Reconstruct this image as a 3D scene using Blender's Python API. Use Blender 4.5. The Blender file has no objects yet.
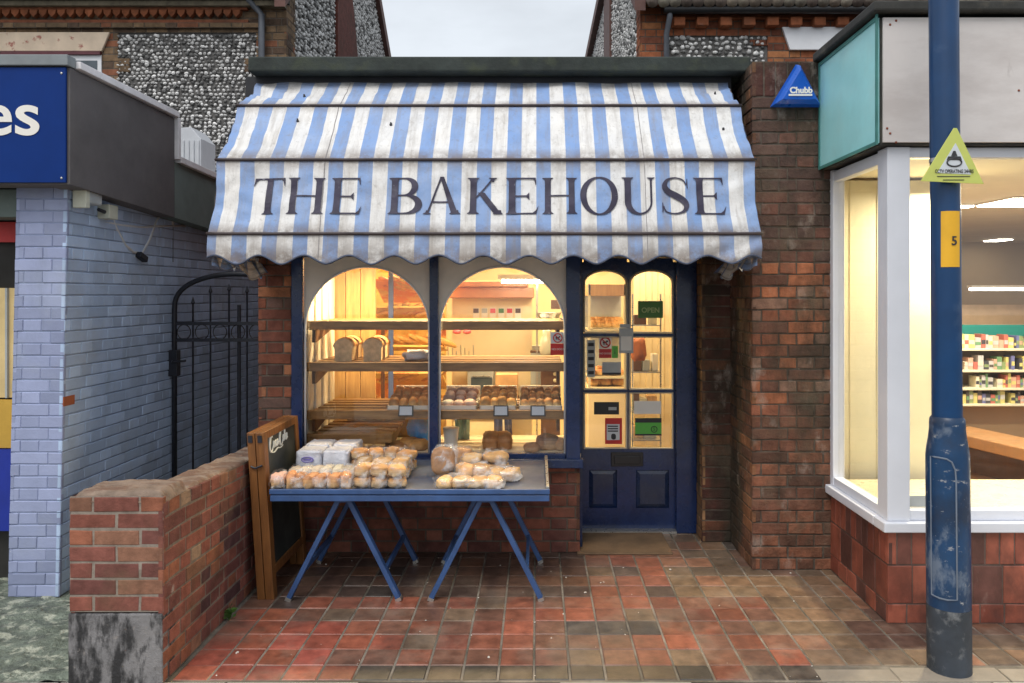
import bpy, math, random
from mathutils import Vector, Matrix, noise as mnoise
random.seed(7)
R = math.radians
F = 771.0; H = 1.75; VX = 537.0; VY = 294.0
scene = bpy.context.scene
COL = scene.collection
def PX(px, Y): return (px - VX) * Y / F
def PZ(py, Y): return H - (py - VY) * Y / F

# ------------------------------------------------------------------ materials
def nd(nt, t, loc=(0, 0), **kw):
    n = nt.nodes.new(t)
    for k, v in kw.items(): setattr(n, k, v)
    return n
def mix_rgb(nt, fac, a, b, mode='MIX'):
    n = nt.nodes.new('ShaderNodeMix'); n.data_type = 'RGBA'; n.blend_type = mode; n.clamp_result = True
    for s, v in ((n.inputs[0], fac), (n.inputs[6], a), (n.inputs[7], b)):
        if isinstance(v, bpy.types.NodeSocket): nt.links.new(v, s)
        elif isinstance(v, (int, float)): s.default_value = v
        else: s.default_value = (v[0], v[1], v[2], 1)
    return n.outputs[2]
def noise_tex(nt, coord, scale, detail=4, rough=.55, stretch=None):
    n = nt.nodes.new('ShaderNodeTexNoise'); n.inputs['Scale'].default_value = scale
    n.inputs['Detail'].default_value = detail; n.inputs['Roughness'].default_value = rough
    if stretch:
        m = nt.nodes.new('ShaderNodeMapping'); m.inputs['Scale'].default_value = stretch
        nt.links.new(coord, m.inputs[0]); coord = m.outputs[0]
    nt.links.new(coord, n.inputs['Vector']); return n.outputs[0]
def ramp(nt, fac, a, b, ca=(0, 0, 0), cb=(1, 1, 1)):
    n = nt.nodes.new('ShaderNodeMapRange'); n.inputs[1].default_value = a; n.inputs[2].default_value = b
    nt.links.new(fac, n.inputs[0]); return n.outputs[0]
def mth(nt, op, a, b=None, c=None):
    n = nt.nodes.new('ShaderNodeMath'); n.operation = op
    for i, v in enumerate((a, b, c)):
        if v is None: continue
        if isinstance(v, bpy.types.NodeSocket): nt.links.new(v, n.inputs[i])
        else: n.inputs[i].default_value = v
    return n.outputs[0]
MATS = {}
def mat(name, col=(.5, .5, .5), rough=.6, var=.25, vs=6, bump=.25, bs=60, bd=.004, col2=None, c2=(.55, .7),
        c2s=3, stretch=None, attr=False, metallic=0, emit=None, estr=0, spec=.5, coat=0, stains=(), wave=None, sss=0):
    """stains: list of (colour, noise scale, lo, hi, strength, stretch)"""
    m = bpy.data.materials.new(name); m.use_nodes = True; nt = m.node_tree
    b = nt.nodes['Principled BSDF']; tc = nt.nodes.new('ShaderNodeTexCoord'); co = tc.outputs['Object']
    geo = nt.nodes.new('ShaderNodeNewGeometry'); wc = geo.outputs['Position']
    if attr:
        a = nt.nodes.new('ShaderNodeVertexColor'); a.layer_name = 'Col'; base = a.outputs[0]
    else:
        base = None
    n = noise_tex(nt, co, vs, 6, .6, stretch)
    v = ramp(nt, n, .3, .7)
    src = base if base is not None else col
    if base is None:
        lo = [c * (1 - var) for c in col]; hi = [min(1, c * (1 + var)) for c in col]
        c = mix_rgb(nt, v, lo, hi)
    else:
        g = nt.nodes.new('ShaderNodeMapRange'); g.inputs[3].default_value = 1 - var; g.inputs[4].default_value = 1 + var
        g.inputs[1].default_value = .3; g.inputs[2].default_value = .7
        nt.links.new(n, g.inputs[0])
        vm = nt.nodes.new('ShaderNodeVectorMath'); vm.operation = 'SCALE'
        nt.links.new(base, vm.inputs[0]); nt.links.new(g.outputs[0], vm.inputs['Scale']); c = vm.outputs[0]
    if wave:   # wood grain: (scale, colour, stretch)
        w = noise_tex(nt, co, wave[0], 5, .65, wave[2]); c = mix_rgb(nt, ramp(nt, w, .4, .68), c, wave[1])
    if col2 is not None:
        n2 = noise_tex(nt, co, c2s, 5, .6); c = mix_rgb(nt, ramp(nt, n2, c2[0], c2[1]), c, col2)
    for (sc, ss, lo_, hi_, st, stre) in stains:
        n3 = noise_tex(nt, wc, ss, 6, .65, stre)
        c = mix_rgb(nt, mth(nt, 'MULTIPLY', ramp(nt, n3, lo_, hi_), st), c, sc)
    nt.links.new(c, b.inputs['Base Color'])
    rr = nt.nodes.new('ShaderNodeMapRange'); rr.inputs[3].default_value = max(.03, rough - .12); rr.inputs[4].default_value = min(1, rough + .12)
    nt.links.new(noise_tex(nt, co, vs * 2.3, 3), rr.inputs[0]); nt.links.new(rr.outputs[0], b.inputs['Roughness'])
    b.inputs['Metallic'].default_value = metallic; b.inputs['Specular IOR Level'].default_value = spec
    b.inputs['Coat Weight'].default_value = coat
    if sss: b.inputs['Subsurface Weight'].default_value = sss; b.inputs['Subsurface Radius'].default_value = (.02, .01, .005)
    if emit: b.inputs['Emission Color'].default_value = (*emit, 1); b.inputs['Emission Strength'].default_value = estr
    if bump:
        bp = nt.nodes.new('ShaderNodeBump'); bp.inputs['Strength'].default_value = bump; bp.inputs['Distance'].default_value = bd
        nt.links.new(noise_tex(nt, co, bs, 6, .65, stretch), bp.inputs['Height']); nt.links.new(bp.outputs[0], b.inputs['Normal'])
    MATS[name] = m; return m
def glass_mat(name, tint=(1, 1, 1), refl=1.0):
    m = bpy.data.materials.new(name); m.use_nodes = True; nt = m.node_tree; nt.nodes.clear()
    o = nt.nodes.new('ShaderNodeOutputMaterial'); t = nt.nodes.new('ShaderNodeBsdfTransparent'); t.inputs[0].default_value = (*tint, 1)
    g = nt.nodes.new('ShaderNodeBsdfGlossy'); g.inputs['Roughness'].default_value = .02; g.inputs[0].default_value = (refl, refl, refl, 1)
    lw = nt.nodes.new('ShaderNodeLayerWeight'); lw.inputs[0].default_value = .5
    fr = mth(nt, 'MULTIPLY_ADD', mth(nt, 'POWER', lw.outputs['Facing'], 5), .9, .05)
    x = nt.nodes.new('ShaderNodeMixShader'); nt.links.new(fr, x.inputs[0]); nt.links.new(t.outputs[0], x.inputs[1]); nt.links.new(g.outputs[0], x.inputs[2])
    nt.links.new(x.outputs[0], o.inputs[0]); return m
def bag_mat(name):
    m = bpy.data.materials.new(name); m.use_nodes = True; nt = m.node_tree; nt.nodes.clear()
    o = nt.nodes.new('ShaderNodeOutputMaterial'); t = nt.nodes.new('ShaderNodeBsdfTransparent')
    p = nt.nodes.new('ShaderNodeBsdfPrincipled'); p.inputs['Base Color'].default_value = (.82, .82, .84, 1); p.inputs['Roughness'].default_value = .12
    tc = nt.nodes.new('ShaderNodeTexCoord'); n = noise_tex(nt, tc.outputs['Object'], 13, 3, .5)
    bp = nt.nodes.new('ShaderNodeBump'); bp.inputs['Strength'].default_value = .7; bp.inputs['Distance'].default_value = .012
    nt.links.new(n, bp.inputs['Height']); nt.links.new(bp.outputs[0], p.inputs['Normal'])
    f = nt.nodes.new('ShaderNodeMapRange'); f.inputs[1].default_value = .46; f.inputs[2].default_value = .68; f.inputs[3].default_value = .03; f.inputs[4].default_value = .6  # whitish noise patches stand in for highlights painted on the film
    nt.links.new(n, f.inputs[0])
    x = nt.nodes.new('ShaderNodeMixShader'); nt.links.new(f.outputs[0], x.inputs[0]); nt.links.new(t.outputs[0], x.inputs[1]); nt.links.new(p.outputs[0], x.inputs[2])
    nt.links.new(x.outputs[0], o.inputs[0]); return m
def stripe_mat():
    m = bpy.data.materials.new('striped_canvas'); m.use_nodes = True; nt = m.node_tree; b = nt.nodes['Principled BSDF']
    uv = nt.nodes.new('ShaderNodeUVMap'); sx = nt.nodes.new('ShaderNodeSeparateXYZ'); nt.links.new(uv.outputs[0], sx.inputs[0])
    fr = mth(nt, 'FRACT', mth(nt, 'DIVIDE', mth(nt, 'SUBTRACT', sx.outputs[0], 1.214 - 1.74 * 10), .174))
    st = mth(nt, 'LESS_THAN', fr, .49)
    co = uv.outputs[0]
    c = mix_rgb(nt, st, (.78, .76, .73), (.20, .33, .61))
    # sun-fading of the weave towards the top rows
    n0 = noise_tex(nt, co, 3.0, 5, .6); c = mix_rgb(nt, mth(nt, 'MULTIPLY', ramp(nt, n0, .4, .75), .35), c, (.5, .56, .66))
    # vertical dirt streaks and mildew
    n1 = noise_tex(nt, co, 5, 8, .75, (2.2, .6, 1)); c = mix_rgb(nt, mth(nt, 'MULTIPLY', ramp(nt, n1, .48, .68), .42), c, (.25, .22, .19))
    n2 = noise_tex(nt, co, 26, 6, .7); c = mix_rgb(nt, mth(nt, 'MULTIPLY', ramp(nt, n2, .56, .68), .35), c, (.2, .18, .16))
    # grime settled against each frame bar and along the hem (v is distance along the profile)
    for vb, wd, sg in ((.424, .09, .75), (.933, .10, .85), (1.393, .06, .8), (1.56, .15, .9), (.0, .2, .6)):
        d = mth(nt, 'ABSOLUTE', mth(nt, 'SUBTRACT', sx.outputs[1], vb)); k = nt.nodes.new('ShaderNodeMapRange')
        k.inputs[1].default_value = wd; k.inputs[2].default_value = 0; nt.links.new(d, k.inputs[0])
        nn = noise_tex(nt, co, 9, 7, .75); c = mix_rgb(nt, mth(nt, 'MULTIPLY', mth(nt, 'MULTIPLY', k.outputs[0], ramp(nt, nn, .32, .54)), sg), c, (.16, .12, .095))
    # drip streaks running down from the bars, and an older, paler top row
    n5 = noise_tex(nt, co, 1, 6, .7, (17, 1.1, 1)); c = mix_rgb(nt, mth(nt, 'MULTIPLY', ramp(nt, n5, .52, .66), .38), c, (.27, .23, .19))
    n6 = noise_tex(nt, co, 1.4, 5, .65, (1, 1.4, 1)); c = mix_rgb(nt, mth(nt, 'MULTIPLY', ramp(nt, n6, .5, .7), .15), c, (.40, .39, .38))
    nt.links.new(c, b.inputs['Base Color']); b.inputs['Roughness'].default_value = .55; b.inputs['Specular IOR Level'].default_value = .35
    bp = nt.nodes.new('ShaderNodeBump'); bp.inputs['Strength'].default_value = .55; bp.inputs['Distance'].default_value = .012
    nt.links.new(noise_tex(nt, co, 9, 4, .6), bp.inputs['Height']); nt.links.new(bp.outputs[0], b.inputs['Normal'])
    return m

MO = (.12, .095, .075)
brick_red = mat('old_brick', attr=True, var=.32, vs=14, bump=.7, bs=55, bd=.006, rough=.85, spec=.25,
    stains=(((.05, .045, .035), 1.6, .5, .7, .6, None), ((.35, .30, .26), 7, .64, .76, .4, None)))
brick_pillar = mat('stained_brick', attr=True, var=.38, vs=11, bump=.9, bs=45, bd=.009, rough=.85, spec=.25,
    stains=(((.04, .036, .026), 1.5, .42, .60, .9, (1.6, 1.6, .7)), ((.16, .13, .09), 4, .5, .7, .5, None), ((.40, .34, .29), 6, .58, .72, .55, (1, 1, .6))))
brick_garden = mat('weathered_brick', attr=True, var=.28, vs=16, bump=.7, bs=60, bd=.006, rough=.88, spec=.2,
    stains=(((.10, .085, .045), 2.3, .55, .74, .5, None), ((.45, .42, .37), 11, .66, .76, .6, None)))
brick_painted = mat('blue_painted_brick', attr=True, var=.07, vs=7, bump=.45, bs=45, bd=.004, rough=.6, spec=.35,
    stains=(((.36, .40, .46), 2.5, .5, .75, .5, None), ((.16, .19, .23), 4, .58, .76, .35, (1, 1, .3)), ((.62, .64, .66), 9, .68, .73, .5, (1, 1, .7))))
tile_mat = mat('quarry_tile', attr=True, var=.38, vs=13, bump=.4, bs=60, bd=.003, rough=.40, spec=.45,
    stains=(((.34, .27, .21), 2.6, .5, .72, .5, (1, .8, 1)), ((.06, .042, .035), 2.1, .5, .68, .6, None), ((.6, .5, .42), 14, .68, .8, .45, None)))
glaze_mat = mat('glazed_tile', attr=True, var=.3, vs=9, bump=.4, bs=22, bd=.006, rough=.4, spec=.45,
    stains=(((.06, .03, .025), 2.6, .52, .68, .75, (1.2, 1.2, .6)), ((.5, .42, .36), 7, .66, .78, .4, (1, 1, .3))))
grout = mat('old_grout', (.22, .19, .155), .9, .35, 9, .6, 90, .004, col2=(.09, .08, .06), c2=(.42, .62), c2s=2.5)
mortar_cap = mat('mortar_cap', (.26, .23, .19), .9, .35, 9, .8, 40, .01, col2=(.11, .085, .06), c2s=5)
conc = mat('slab_concrete', (.42, .39, .34), .85, .2, 5, .4, 60, .004, col2=(.28, .25, .21), c2s=2)
crazed = mat('crazed_tarmac', (.17, .20, .155), .5, .5, 9, 1.0, 16, .04, col2=(.46, .48, .38), c2=(.52, .60), c2s=12, stains=(((.07, .08, .07), 5, .5, .66, .7, (1, 1.6, 1)), ((.25, .15, .10), 2.2, .66, .72, .5, None)))
asphalt = mat('asphalt', (.06, .06, .06), .9, .3, 30, .5, 90, .006)
render_black = mat('blackened_render', (.19, .185, .19), .6, .4, 6, .8, 22, .015, stains=(((.26, .25, .25), 4, .48, .66, .7, (1, 1, .6)), ((.012, .012, .014), 5.5, .47, .56, .95, (1.3, 1.3, .45)), ((.015, .015, .017), 14, .54, .62, .8, (1, 1, .4)), ((.34, .30, .27), 22, .62, .7, .5, None)))
flint = mat('flint_pebbles', attr=True, var=.3, vs=30, bump=.3, bs=60, bd=.003, rough=.5, spec=.5)
fl_mortar = mat('flint_mortar', (.13, .125, .12), .95, .3, 12, .6, 50, .01)
sandstone = mat('pinkish_stone_lintel', (.62, .50, .38), .85, .12, 6, .3, 40, .004, col2=(.35, .14, .11), c2=(.6, .66), c2s=7)
white_paint = mat('white_paint', (.74, .75, .78), .4, .06, 5, .12, 40, .002, stains=(((.4, .4, .38), 4, .64, .8, .3, (1, 1, .4)),))
upvc = mat('white_frame', (.70, .72, .78), .35, .04, 4, .05, 30, .001)
cream = mat('cream_spandrel', (.74, .71, .66), .6, .08, 6, .15, 50, .002, stains=(((.3, .26, .2), 5, .6, .8, .3, None),))
navy = mat('navy_gloss_paint', (.007, .022, .085), .28, .3, 5, .2, 30, .002, spec=.5, coat=.2, stains=(((.16, .17, .2), 6, .64, .76, .3, (1, 1, .5)),))
navy_dirty = mat('scuffed_navy_paint', (.006, .020, .075), .28, .35, 5, .3, 30, .002, stains=(((.035, .045, .075), 2.2, .44, .6, .7, None), ((.10, .11, .13), 4.5, .58, .7, .5, None), ((.30, .29, .28), 9, .66, .74, .4, None)))
tableblue = mat('table_blue_paint', (.035, .085, .22), .45, .25, 7, .3, 40, .002, stains=(((.2, .22, .26), 9, .62, .74, .45, None),))
lead = mat('grey_tabletop_sheet', (.11, .13, .18), .38, .2, 5, .25, 18, .003, metallic=.25, stains=(((.42, .42, .42), 5, .6, .8, .4, None),))
iron = mat('black_iron', (.012, .014, .022), .5, .3, 20, .3, 60, .002, stains=(((.16, .07, .035), 12, .66, .74, .5, None),))
coping_mat = mat('mossy_felt_coping', (.03, .038, .034), .85, .4, 6, .6, 30, .008, col2=(.05, .06, .038), c2s=5)
black_wood = mat('dark_soffit', (.012, .013, .018), .6, .3, 6, .2, 30, .003)
charcoal = mat('charcoal_render', (.115, .105, .108), .75, .18, 3.5, .5, 120, .002, stains=(((.17, .16, .155), 3, .5, .75, .4, None),))
greenboard = mat('grey_green_board', (.14, .18, .17), .7, .2, 4, .3, 60, .002)
lead_trim = mat('grey_lead_trim', (.20, .22, .23), .5, .2, 6, .3, 20, .003)
trim_white = mat('weathered_white_trim', (.80, .78, .80), .55, .15, 6, .2, 40, .002, stains=(((.2, .19, .18), 6, .6, .72, .4, None),))
sign_blue = mat('sign_blue', (.003, .032, .19), .45, .12, 3, .05, 30, .001, spec=.15)
sign_white = mat('sign_lettering', (.85, .82, .76), .5, .04, 6, 0)
letter_navy = mat('faded_navy_lettering', (.022, .017, .045), .6, .3, 12, 0, stains=(((.14, .13, .17), 9, .58, .72, .4, None), ((.35, .35, .4), 24, .66, .72, .5, None)))
barm = mat('rusty_awning_bar', (.045, .03, .03), .5, .3, 12, .2, 60, .002, stains=(((.25, .2, .16), 9, .62, .72, .5, None),))
binding = mat('navy_binding', (.05, .065, .11), .6, .3, 14, .2, 60, .002)
turq = mat('turquoise_panel', (.36, .74, .76), .4, .1, 3, .1, 20, .002, stains=(((.45, .70, .68), 2, .5, .75, .5, None), ((.06, .14, .13), 4, .66, .8, .5, None)))
turq_edge = mat('turquoise_edging', (.06, .22, .2), .5, .25, 6, .2, 40, .002)
panel_pale = mat('pale_fascia_panel', (.66, .62, .60), .5, .06, 2.2, .12, 20, .003, stains=(((.44, .39, .37), 2.4, .48, .7, .6, (.5, 1, 1.6)), ((.25, .2, .18), 5, .68, .76, .5, (1, 1, .3))))
roof_dark = mat('dark_roof_edge', (.035, .035, .032), .8, .4, 6, .5, 25, .006, col2=(.09, .08, .06), c2s=4)
rooftile = mat('clay_roof_tile', (.20, .13, .09), .85, .4, 7, .5, 30, .006, col2=(.3, .26, .2), c2s=4)
pipe_grey = mat('grey_pipe', (.10, .11, .13), .4, .2, 8, .1, 40, .001)
barge = mat('brown_bargeboard', (.11, .05, .04), .7, .3, 6, .3, 40, .003)
dish_cream = mat('interior_cream', (.78, .66, .44), .6, .05, 3, .08, 30, .002)
int_yellow = mat('shop_floor_yellow', (.66, .55, .30), .45, .12, 4, .05, 20, .002)
int_ceiling = mat('interior_ceiling', (.66, .60, .46), .7, .05, 3, 0)
pine = mat('pine_board', (.55, .34, .13), .5, .12, 5, .15, 60, .002, wave=(6, (.40, .21, .07), (6, 1, .5)), stretch=(4, 1, .4))
pine_shelf = mat('shelf_pine', (.33, .18, .065), .4, .2, 5, .15, 60, .002, wave=(7, (.17, .08, .028), (.5, 4, 4)), stretch=(.4, 4, 4))
oak = mat('chalkboard_frame_oak', (.22, .09, .024), .45, .25, 6, .25, 60, .002, wave=(9, (.12, .045, .012), (5, 5, .5)), stretch=(4, 4, .4))
slate = mat('chalkboard_slate', (.022, .028, .026), .55, .4, 4, .08, 40, .001, stains=(((.09, .10, .09), 5, .52, .75, .5, None),))
chalk = mat('white_print', (.82, .84, .80), .6, .1, 20, 0)
walnut = mat('dark_wood', (.10, .045, .02), .5, .3, 6, .2, 60, .002, stretch=(1, 1, .3))
pinewhite = mat('whitewashed_boarding', (.74, .70, .60), .6, .08, 5, .1, 40, .002)
bread = mat('bread_crust', attr=True, var=.25, vs=24, bump=.5, bs=60, bd=.004, rough=.55, spec=.35)
bread_flour = mat('floured_crust', attr=True, var=.2, vs=14, bump=.4, bs=60, bd=.004, rough=.8, spec=.2, stains=(((.76, .68, .55), 14, .5, .66, .6, None),))
plastic_bag = bag_mat('clear_bread_bag')
paper_white = mat('white_wax_paper', (.66, .67, .73), .3, .12, 12, .9, 16, .02)
tray_white = mat('white_plastic_tray', (.80, .78, .72), .35, .04, 6, 0)
card = mat('price_card', (.55, .60, .68), .5, .05, 12, 0)
black_plastic = mat('black_plastic', (.015, .015, .017), .35, .2, 12, 0)
blue_plastic = mat('blue_plastic_bag', (.05, .36, .85), .3, .2, 14, .5, 20, .008)
teal_cloth = mat('teal_cloth', (.25, .42, .42), .8, .2, 12, .4, 30, .004)
denim = mat('navy_cloth', (.035, .045, .13), .85, .3, 14, .4, 40, .004)
pinkm = mat('pink_icing', (.75, .12, .14), .4, .15, 12, 0)
redm = mat('red_sticker', (.55, .02, .02), .4, .05, 12, 0)
greenm = mat('bright_green_sticker', (.10, .45, .06), .4, .08, 12, 0)
dgreen = mat('dark_green_board', (.07, .20, .035), .45, .15, 12, 0)
greyb = mat('grey_box', (.42, .45, .46), .45, .08, 12, .1, 20, .002)
steel = mat('brushed_steel', (.5, .49, .46), .3, .1, 12, .1, 40, .001, metallic=.8)
tan = mat('worn_threshold', (.16, .10, .055), .85, .3, 5, .5, 60, .006, col2=(.12, .075, .04), c2s=3)
pole_blue = mat('scuffed_pole_paint', (.006, .042, .115), .38, .3, 4, .25, 14, .003, stains=(((.012, .02, .04), 3, .46, .62, .7, None), ((.18, .22, .28), 8, .52, .64, .65, (1.2, 1.2, .7)), ((.42, .42, .42), 19, .61, .68, .7, (1, 1, 1.8))))
pole_top = mat('pole_paint', (.004, .042, .13), .33, .2, 4, .15, 14, .002, stains=(((.14, .2, .3), 2.4, .55, .75, .5, None),))
pole_base = mat('grimy_pole_foot', (.035, .045, .06), .6, .4, 5, .4, 20, .004, stains=(((.25, .26, .27), 7, .55, .68, .7, None),))
alarm_blue = mat('alarm_blue', (.006, .10, .52), .3, .1, 6, .05, 20, .001)
yellow_st = mat('yellow_label', (.78, .42, .02), .5, .06, 10, 0)
sign_yg = mat('yellow_green_sign', (.55, .60, .14), .45, .05, 10, 0)
printm = mat('dark_print', (.03, .03, .035), .6, .1, 10, 0)
lilac = mat('pale_sign_centre', (.62, .66, .70), .45, .04, 10, 0)
leafm = mat('weed_leaf', (.06, .13, .02), .6, .4, 30, 0)
beige_pl = mat('beige_plastic', (.55, .56, .46), .45, .1, 10, .05, 20, .001)
dark_lens = mat('floodlight_glass', (.07, .09, .11), .15, .2, 10, 0)
cablem = mat('white_cable', (.60, .62, .64), .5, .1, 10, 0)
bookm = mat('packet_colours', attr=True, var=.12, vs=30, bump=0, rough=.5)
tealb = mat('teal_band', (.015, .17, .15), .4, .08, 6, 0)
shelf_metal = mat('cream_metal_shelf', (.60, .56, .42), .4, .06, 6, 0)
woodfloor = mat('laminate_floor', (.36, .18, .07), .4, .2, 4, .1, 30, .002, wave=(5, (.26, .12, .04), (1, 5, 1)))
dimwall = mat('brown_back_wall', (.42, .31, .19), .7, .05, 2, 0)
lamp_panel = mat('lit_panel', (1, 1, .95), emit=(1, .93, .76), estr=14, bump=0)
tube_lit = mat('lit_tube', (1, 1, .95), emit=(1, .95, .82), estr=22, bump=0)
shop_dark = mat('dark_shop_inside', (.02, .018, .016), .7, .3, 4, 0)
shop_yellow = mat('yellow_panel', (.55, .33, .05), .5, .15, 5, 0)
shop_blue = mat('royal_blue_panel', (.01, .03, .30), .4, .15, 5, 0)
shop_red = mat('red_lettering', (.5, .03, .03), .5, .2, 5, 0)
glass = glass_mat('window_glass'); canvas = stripe_mat()

# ------------------------------------------------------------------ mesh builder
def scl(k, c): return tuple(k * q for q in c)
def lerp(a, b, t): return a + (b - a) * t
ICO = None
class MB:
    def __init__(s): s.v = []; s.f = []; s.c = []; s.u = {}; s.smooth = False
    def add(s, vs, fs, col=None):
        o = len(s.v); s.v += [tuple(v) for v in vs]
        for f in fs: s.f.append(tuple(i + o for i in f)); s.c.append(col)
        return s
    def box(s, x0, x1, y0, y1, z0, z1, col=None):
        x0, x1 = sorted((x0, x1)); y0, y1 = sorted((y0, y1)); z0, z1 = sorted((z0, z1))
        return s.add([(x0, y0, z0), (x1, y0, z0), (x1, y1, z0), (x0, y1, z0), (x0, y0, z1), (x1, y0, z1), (x1, y1, z1), (x0, y1, z1)],
            [(0, 3, 2, 1), (4, 5, 6, 7), (0, 1, 5, 4), (1, 2, 6, 5), (2, 3, 7, 6), (3, 0, 4, 7)], col)
    def obox(s, c, h, m=None, col=None):
        m = m or Matrix.Identity(3); c = Vector(c)
        vs = [c + m @ Vector((h[0] * a, h[1] * b, h[2] * d)) for d in (-1, 1) for a, b in ((-1, -1), (1, -1), (1, 1), (-1, 1))]
        return s.add(vs, [(0, 3, 2, 1), (4, 5, 6, 7), (0, 1, 5, 4), (1, 2, 6, 5), (2, 3, 7, 6), (3, 0, 4, 7)], col)
    def bar(s, p, q, w, d, col=None, up=(0, 0, 1)):
        p, q = Vector(p), Vector(q); z = (q - p).normalized(); x = Vector(up).cross(z)
        if x.length < 1e-3: x = Vector((1, 0, 0)).cross(z)
        if x.length < 1e-3: x = Vector((0, 1, 0)).cross(z)
        x.normalize(); y = z.cross(x); m = Matrix((x, y, z)).transposed()
        return s.obox((p + q) / 2, (w / 2, d / 2, (q - p).length / 2), m, col)
    def tube(s, pts, r, n=8, col=None, caps=True):
        pts = [Vector(p) for p in pts]; o = len(s.v); k = len(pts); rs = r if isinstance(r, (list, tuple)) else [r] * k
        t0 = (pts[1] - pts[0]).normalized(); a = t0.orthogonal().normalized()
        for i, p in enumerate(pts):
            t = (pts[min(i + 1, k - 1)] - pts[max(i - 1, 0)]).normalized(); a = (a - t * a.dot(t)).normalized(); b = t.cross(a)
            for j in range(n):
                g = 2 * math.pi * j / n; s.v.append(tuple(p + (a * math.cos(g) + b * math.sin(g)) * rs[i]))
        for i in range(k - 1):
            for j in range(n):
                s.f.append((o + i * n + j, o + i * n + (j + 1) % n, o + (i + 1) * n + (j + 1) % n, o + (i + 1) * n + j)); s.c.append(col)
        if caps:
            s.f.append(tuple(o + j for j in reversed(range(n)))); s.c.append(col)
            s.f.append(tuple(o + (k - 1) * n + j for j in range(n))); s.c.append(col)
        return s
    def lathe(s, prof, c=(0, 0, 0), n=32, col=None):
        o = len(s.v)
        for r, z in prof:
            for j in range(n):
                g = 2 * math.pi * j / n; s.v.append((c[0] + r * math.cos(g), c[1] + r * math.sin(g), c[2] + z))
        for i in range(len(prof) - 1):
            for j in range(n):
                s.f.append((o + i * n + j, o + i * n + (j + 1) % n, o + (i + 1) * n + (j + 1) % n, o + (i + 1) * n + j)); s.c.append(col)
        return s
    def prism(s, poly, fn, d0, d1, col=None):
        """poly: 2D list; fn(a,b,d)->xyz"""
        n = len(poly); vs = [fn(a, b, d0) for a, b in poly] + [fn(a, b, d1) for a, b in poly]
        fs = [tuple(range(n)), tuple(range(2 * n - 1, n - 1, -1))] + [(i, i + n, (i + 1) % n + n, (i + 1) % n) for i in range(n)]
        return s.add(vs, fs, col)
    def grid(s, fn, nu, nv, uvfn=None, col=None):
        o = len(s.v)
        for j in range(nv + 1):
            for i in range(nu + 1):
                s.v.append(tuple(fn(i / nu, j / nv)))
                if uvfn: s.u[len(s.v) - 1] = uvfn(i / nu, j / nv)
        for j in range(nv):
            for i in range(nu):
                a = o + j * (nu + 1) + i; s.f.append((a, a + 1, a + nu + 2, a + nu + 1)); s.c.append(col)
        return s
    def blob(s, c, size, e=.8, nz=.06, seed=0, nu=20, nv=12, cfn=None, rot=0, nf=3.0, flat=None):
        """superellipsoid; cfn(local unit vec, noise)->colour per face"""
        o = len(s.v); cr, sr = math.cos(rot), math.sin(rot); pw = lambda t: math.copysign(abs(t) ** e, t)
        us = []
        for j in range(nv + 1):
            ph = -math.pi / 2 + math.pi * j / nv
            for i in range(nu):
                th = 2 * math.pi * i / nu
                u = Vector((pw(math.cos(ph)) * pw(math.cos(th)), pw(math.cos(ph)) * pw(math.sin(th)), pw(math.sin(ph))))
                k = 1 + nz * mnoise.noise(u * nf + Vector((seed * 7.3, seed * 3.1, seed)))*2
                q = Vector((u.x * size[0] * k, u.y * size[1] * k, u.z * size[2] * k))
                if flat is not None and q.z < -size[2] * flat: q.z = -size[2] * flat
                us.append(u); s.v.append((c[0] + q.x * cr - q.y * sr, c[1] + q.x * sr + q.y * cr, c[2] + q.z))
        for j in range(nv):
            for i in range(nu):
                f = (o + j * nu + i, o + j * nu + (i + 1) % nu, o + (j + 1) * nu + (i + 1) % nu, o + (j + 1) * nu + i); s.f.append(f)
                s.c.append(cfn(us[j * nu + i]) if cfn else None)
        return s
    def build(s, name, m, parent=None, smooth=False, bevel=0, z=None, autos=None):
        off = Vector((0, 0, 0))
        if parent is not None:
            p = parent
            while p is not None: off += p.location; p = p.parent
        me = bpy.data.meshes.new(name)
        me.from_pydata([(v[0] - off.x, v[1] - off.y, v[2] - off.z) for v in s.v], [], s.f)
        if any(c is not None for c in s.c):
            a = me.color_attributes.new('Col', 'FLOAT_COLOR', 'CORNER'); buf = []
            for p, c in zip(me.polygons, s.c):
                c = c or (.5, .5, .5); buf += [c[0], c[1], c[2], 1.0] * p.loop_total
            a.data.foreach_set('color', buf)
        if s.u:
            l = me.uv_layers.new(name='UVMap'); buf = []
            for lp in me.loops: buf += list(s.u.get(lp.vertex_index, (0, 0)))
            l.data.foreach_set('uv', buf)
        me.materials.append(m)
        if smooth: me.polygons.foreach_set('use_smooth', [True] * len(me.polygons))
        me.validate(); o = bpy.data.objects.new(name, me); COL.objects.link(o)
        if parent is not None: o.parent = parent
        if bevel:
            b = o.modifiers.new('bevel', 'BEVEL'); b.width = bevel; b.segments = 2; b.limit_method = 'ANGLE'; b.angle_limit = R(40)
        return o
def tag(o, label=None, cat=None, group=None, kind=None):
    if label: o['label'] = label
    if cat: o['category'] = cat
    if group: o['group'] = group
    if kind: o['kind'] = kind
    return o
def thing(name, loc, label, cat, group=None):
    o = bpy.data.objects.new(name, None); o.empty_display_size = .1; o.location = loc; COL.objects.link(o); return tag(o, label, cat, group)
def copy_tree(o, parent=None):
    c = o.copy(); COL.objects.link(c)
    if parent is not None: c.parent = parent
    for ch in list(o.children): copy_tree(ch, c)
    return c
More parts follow.
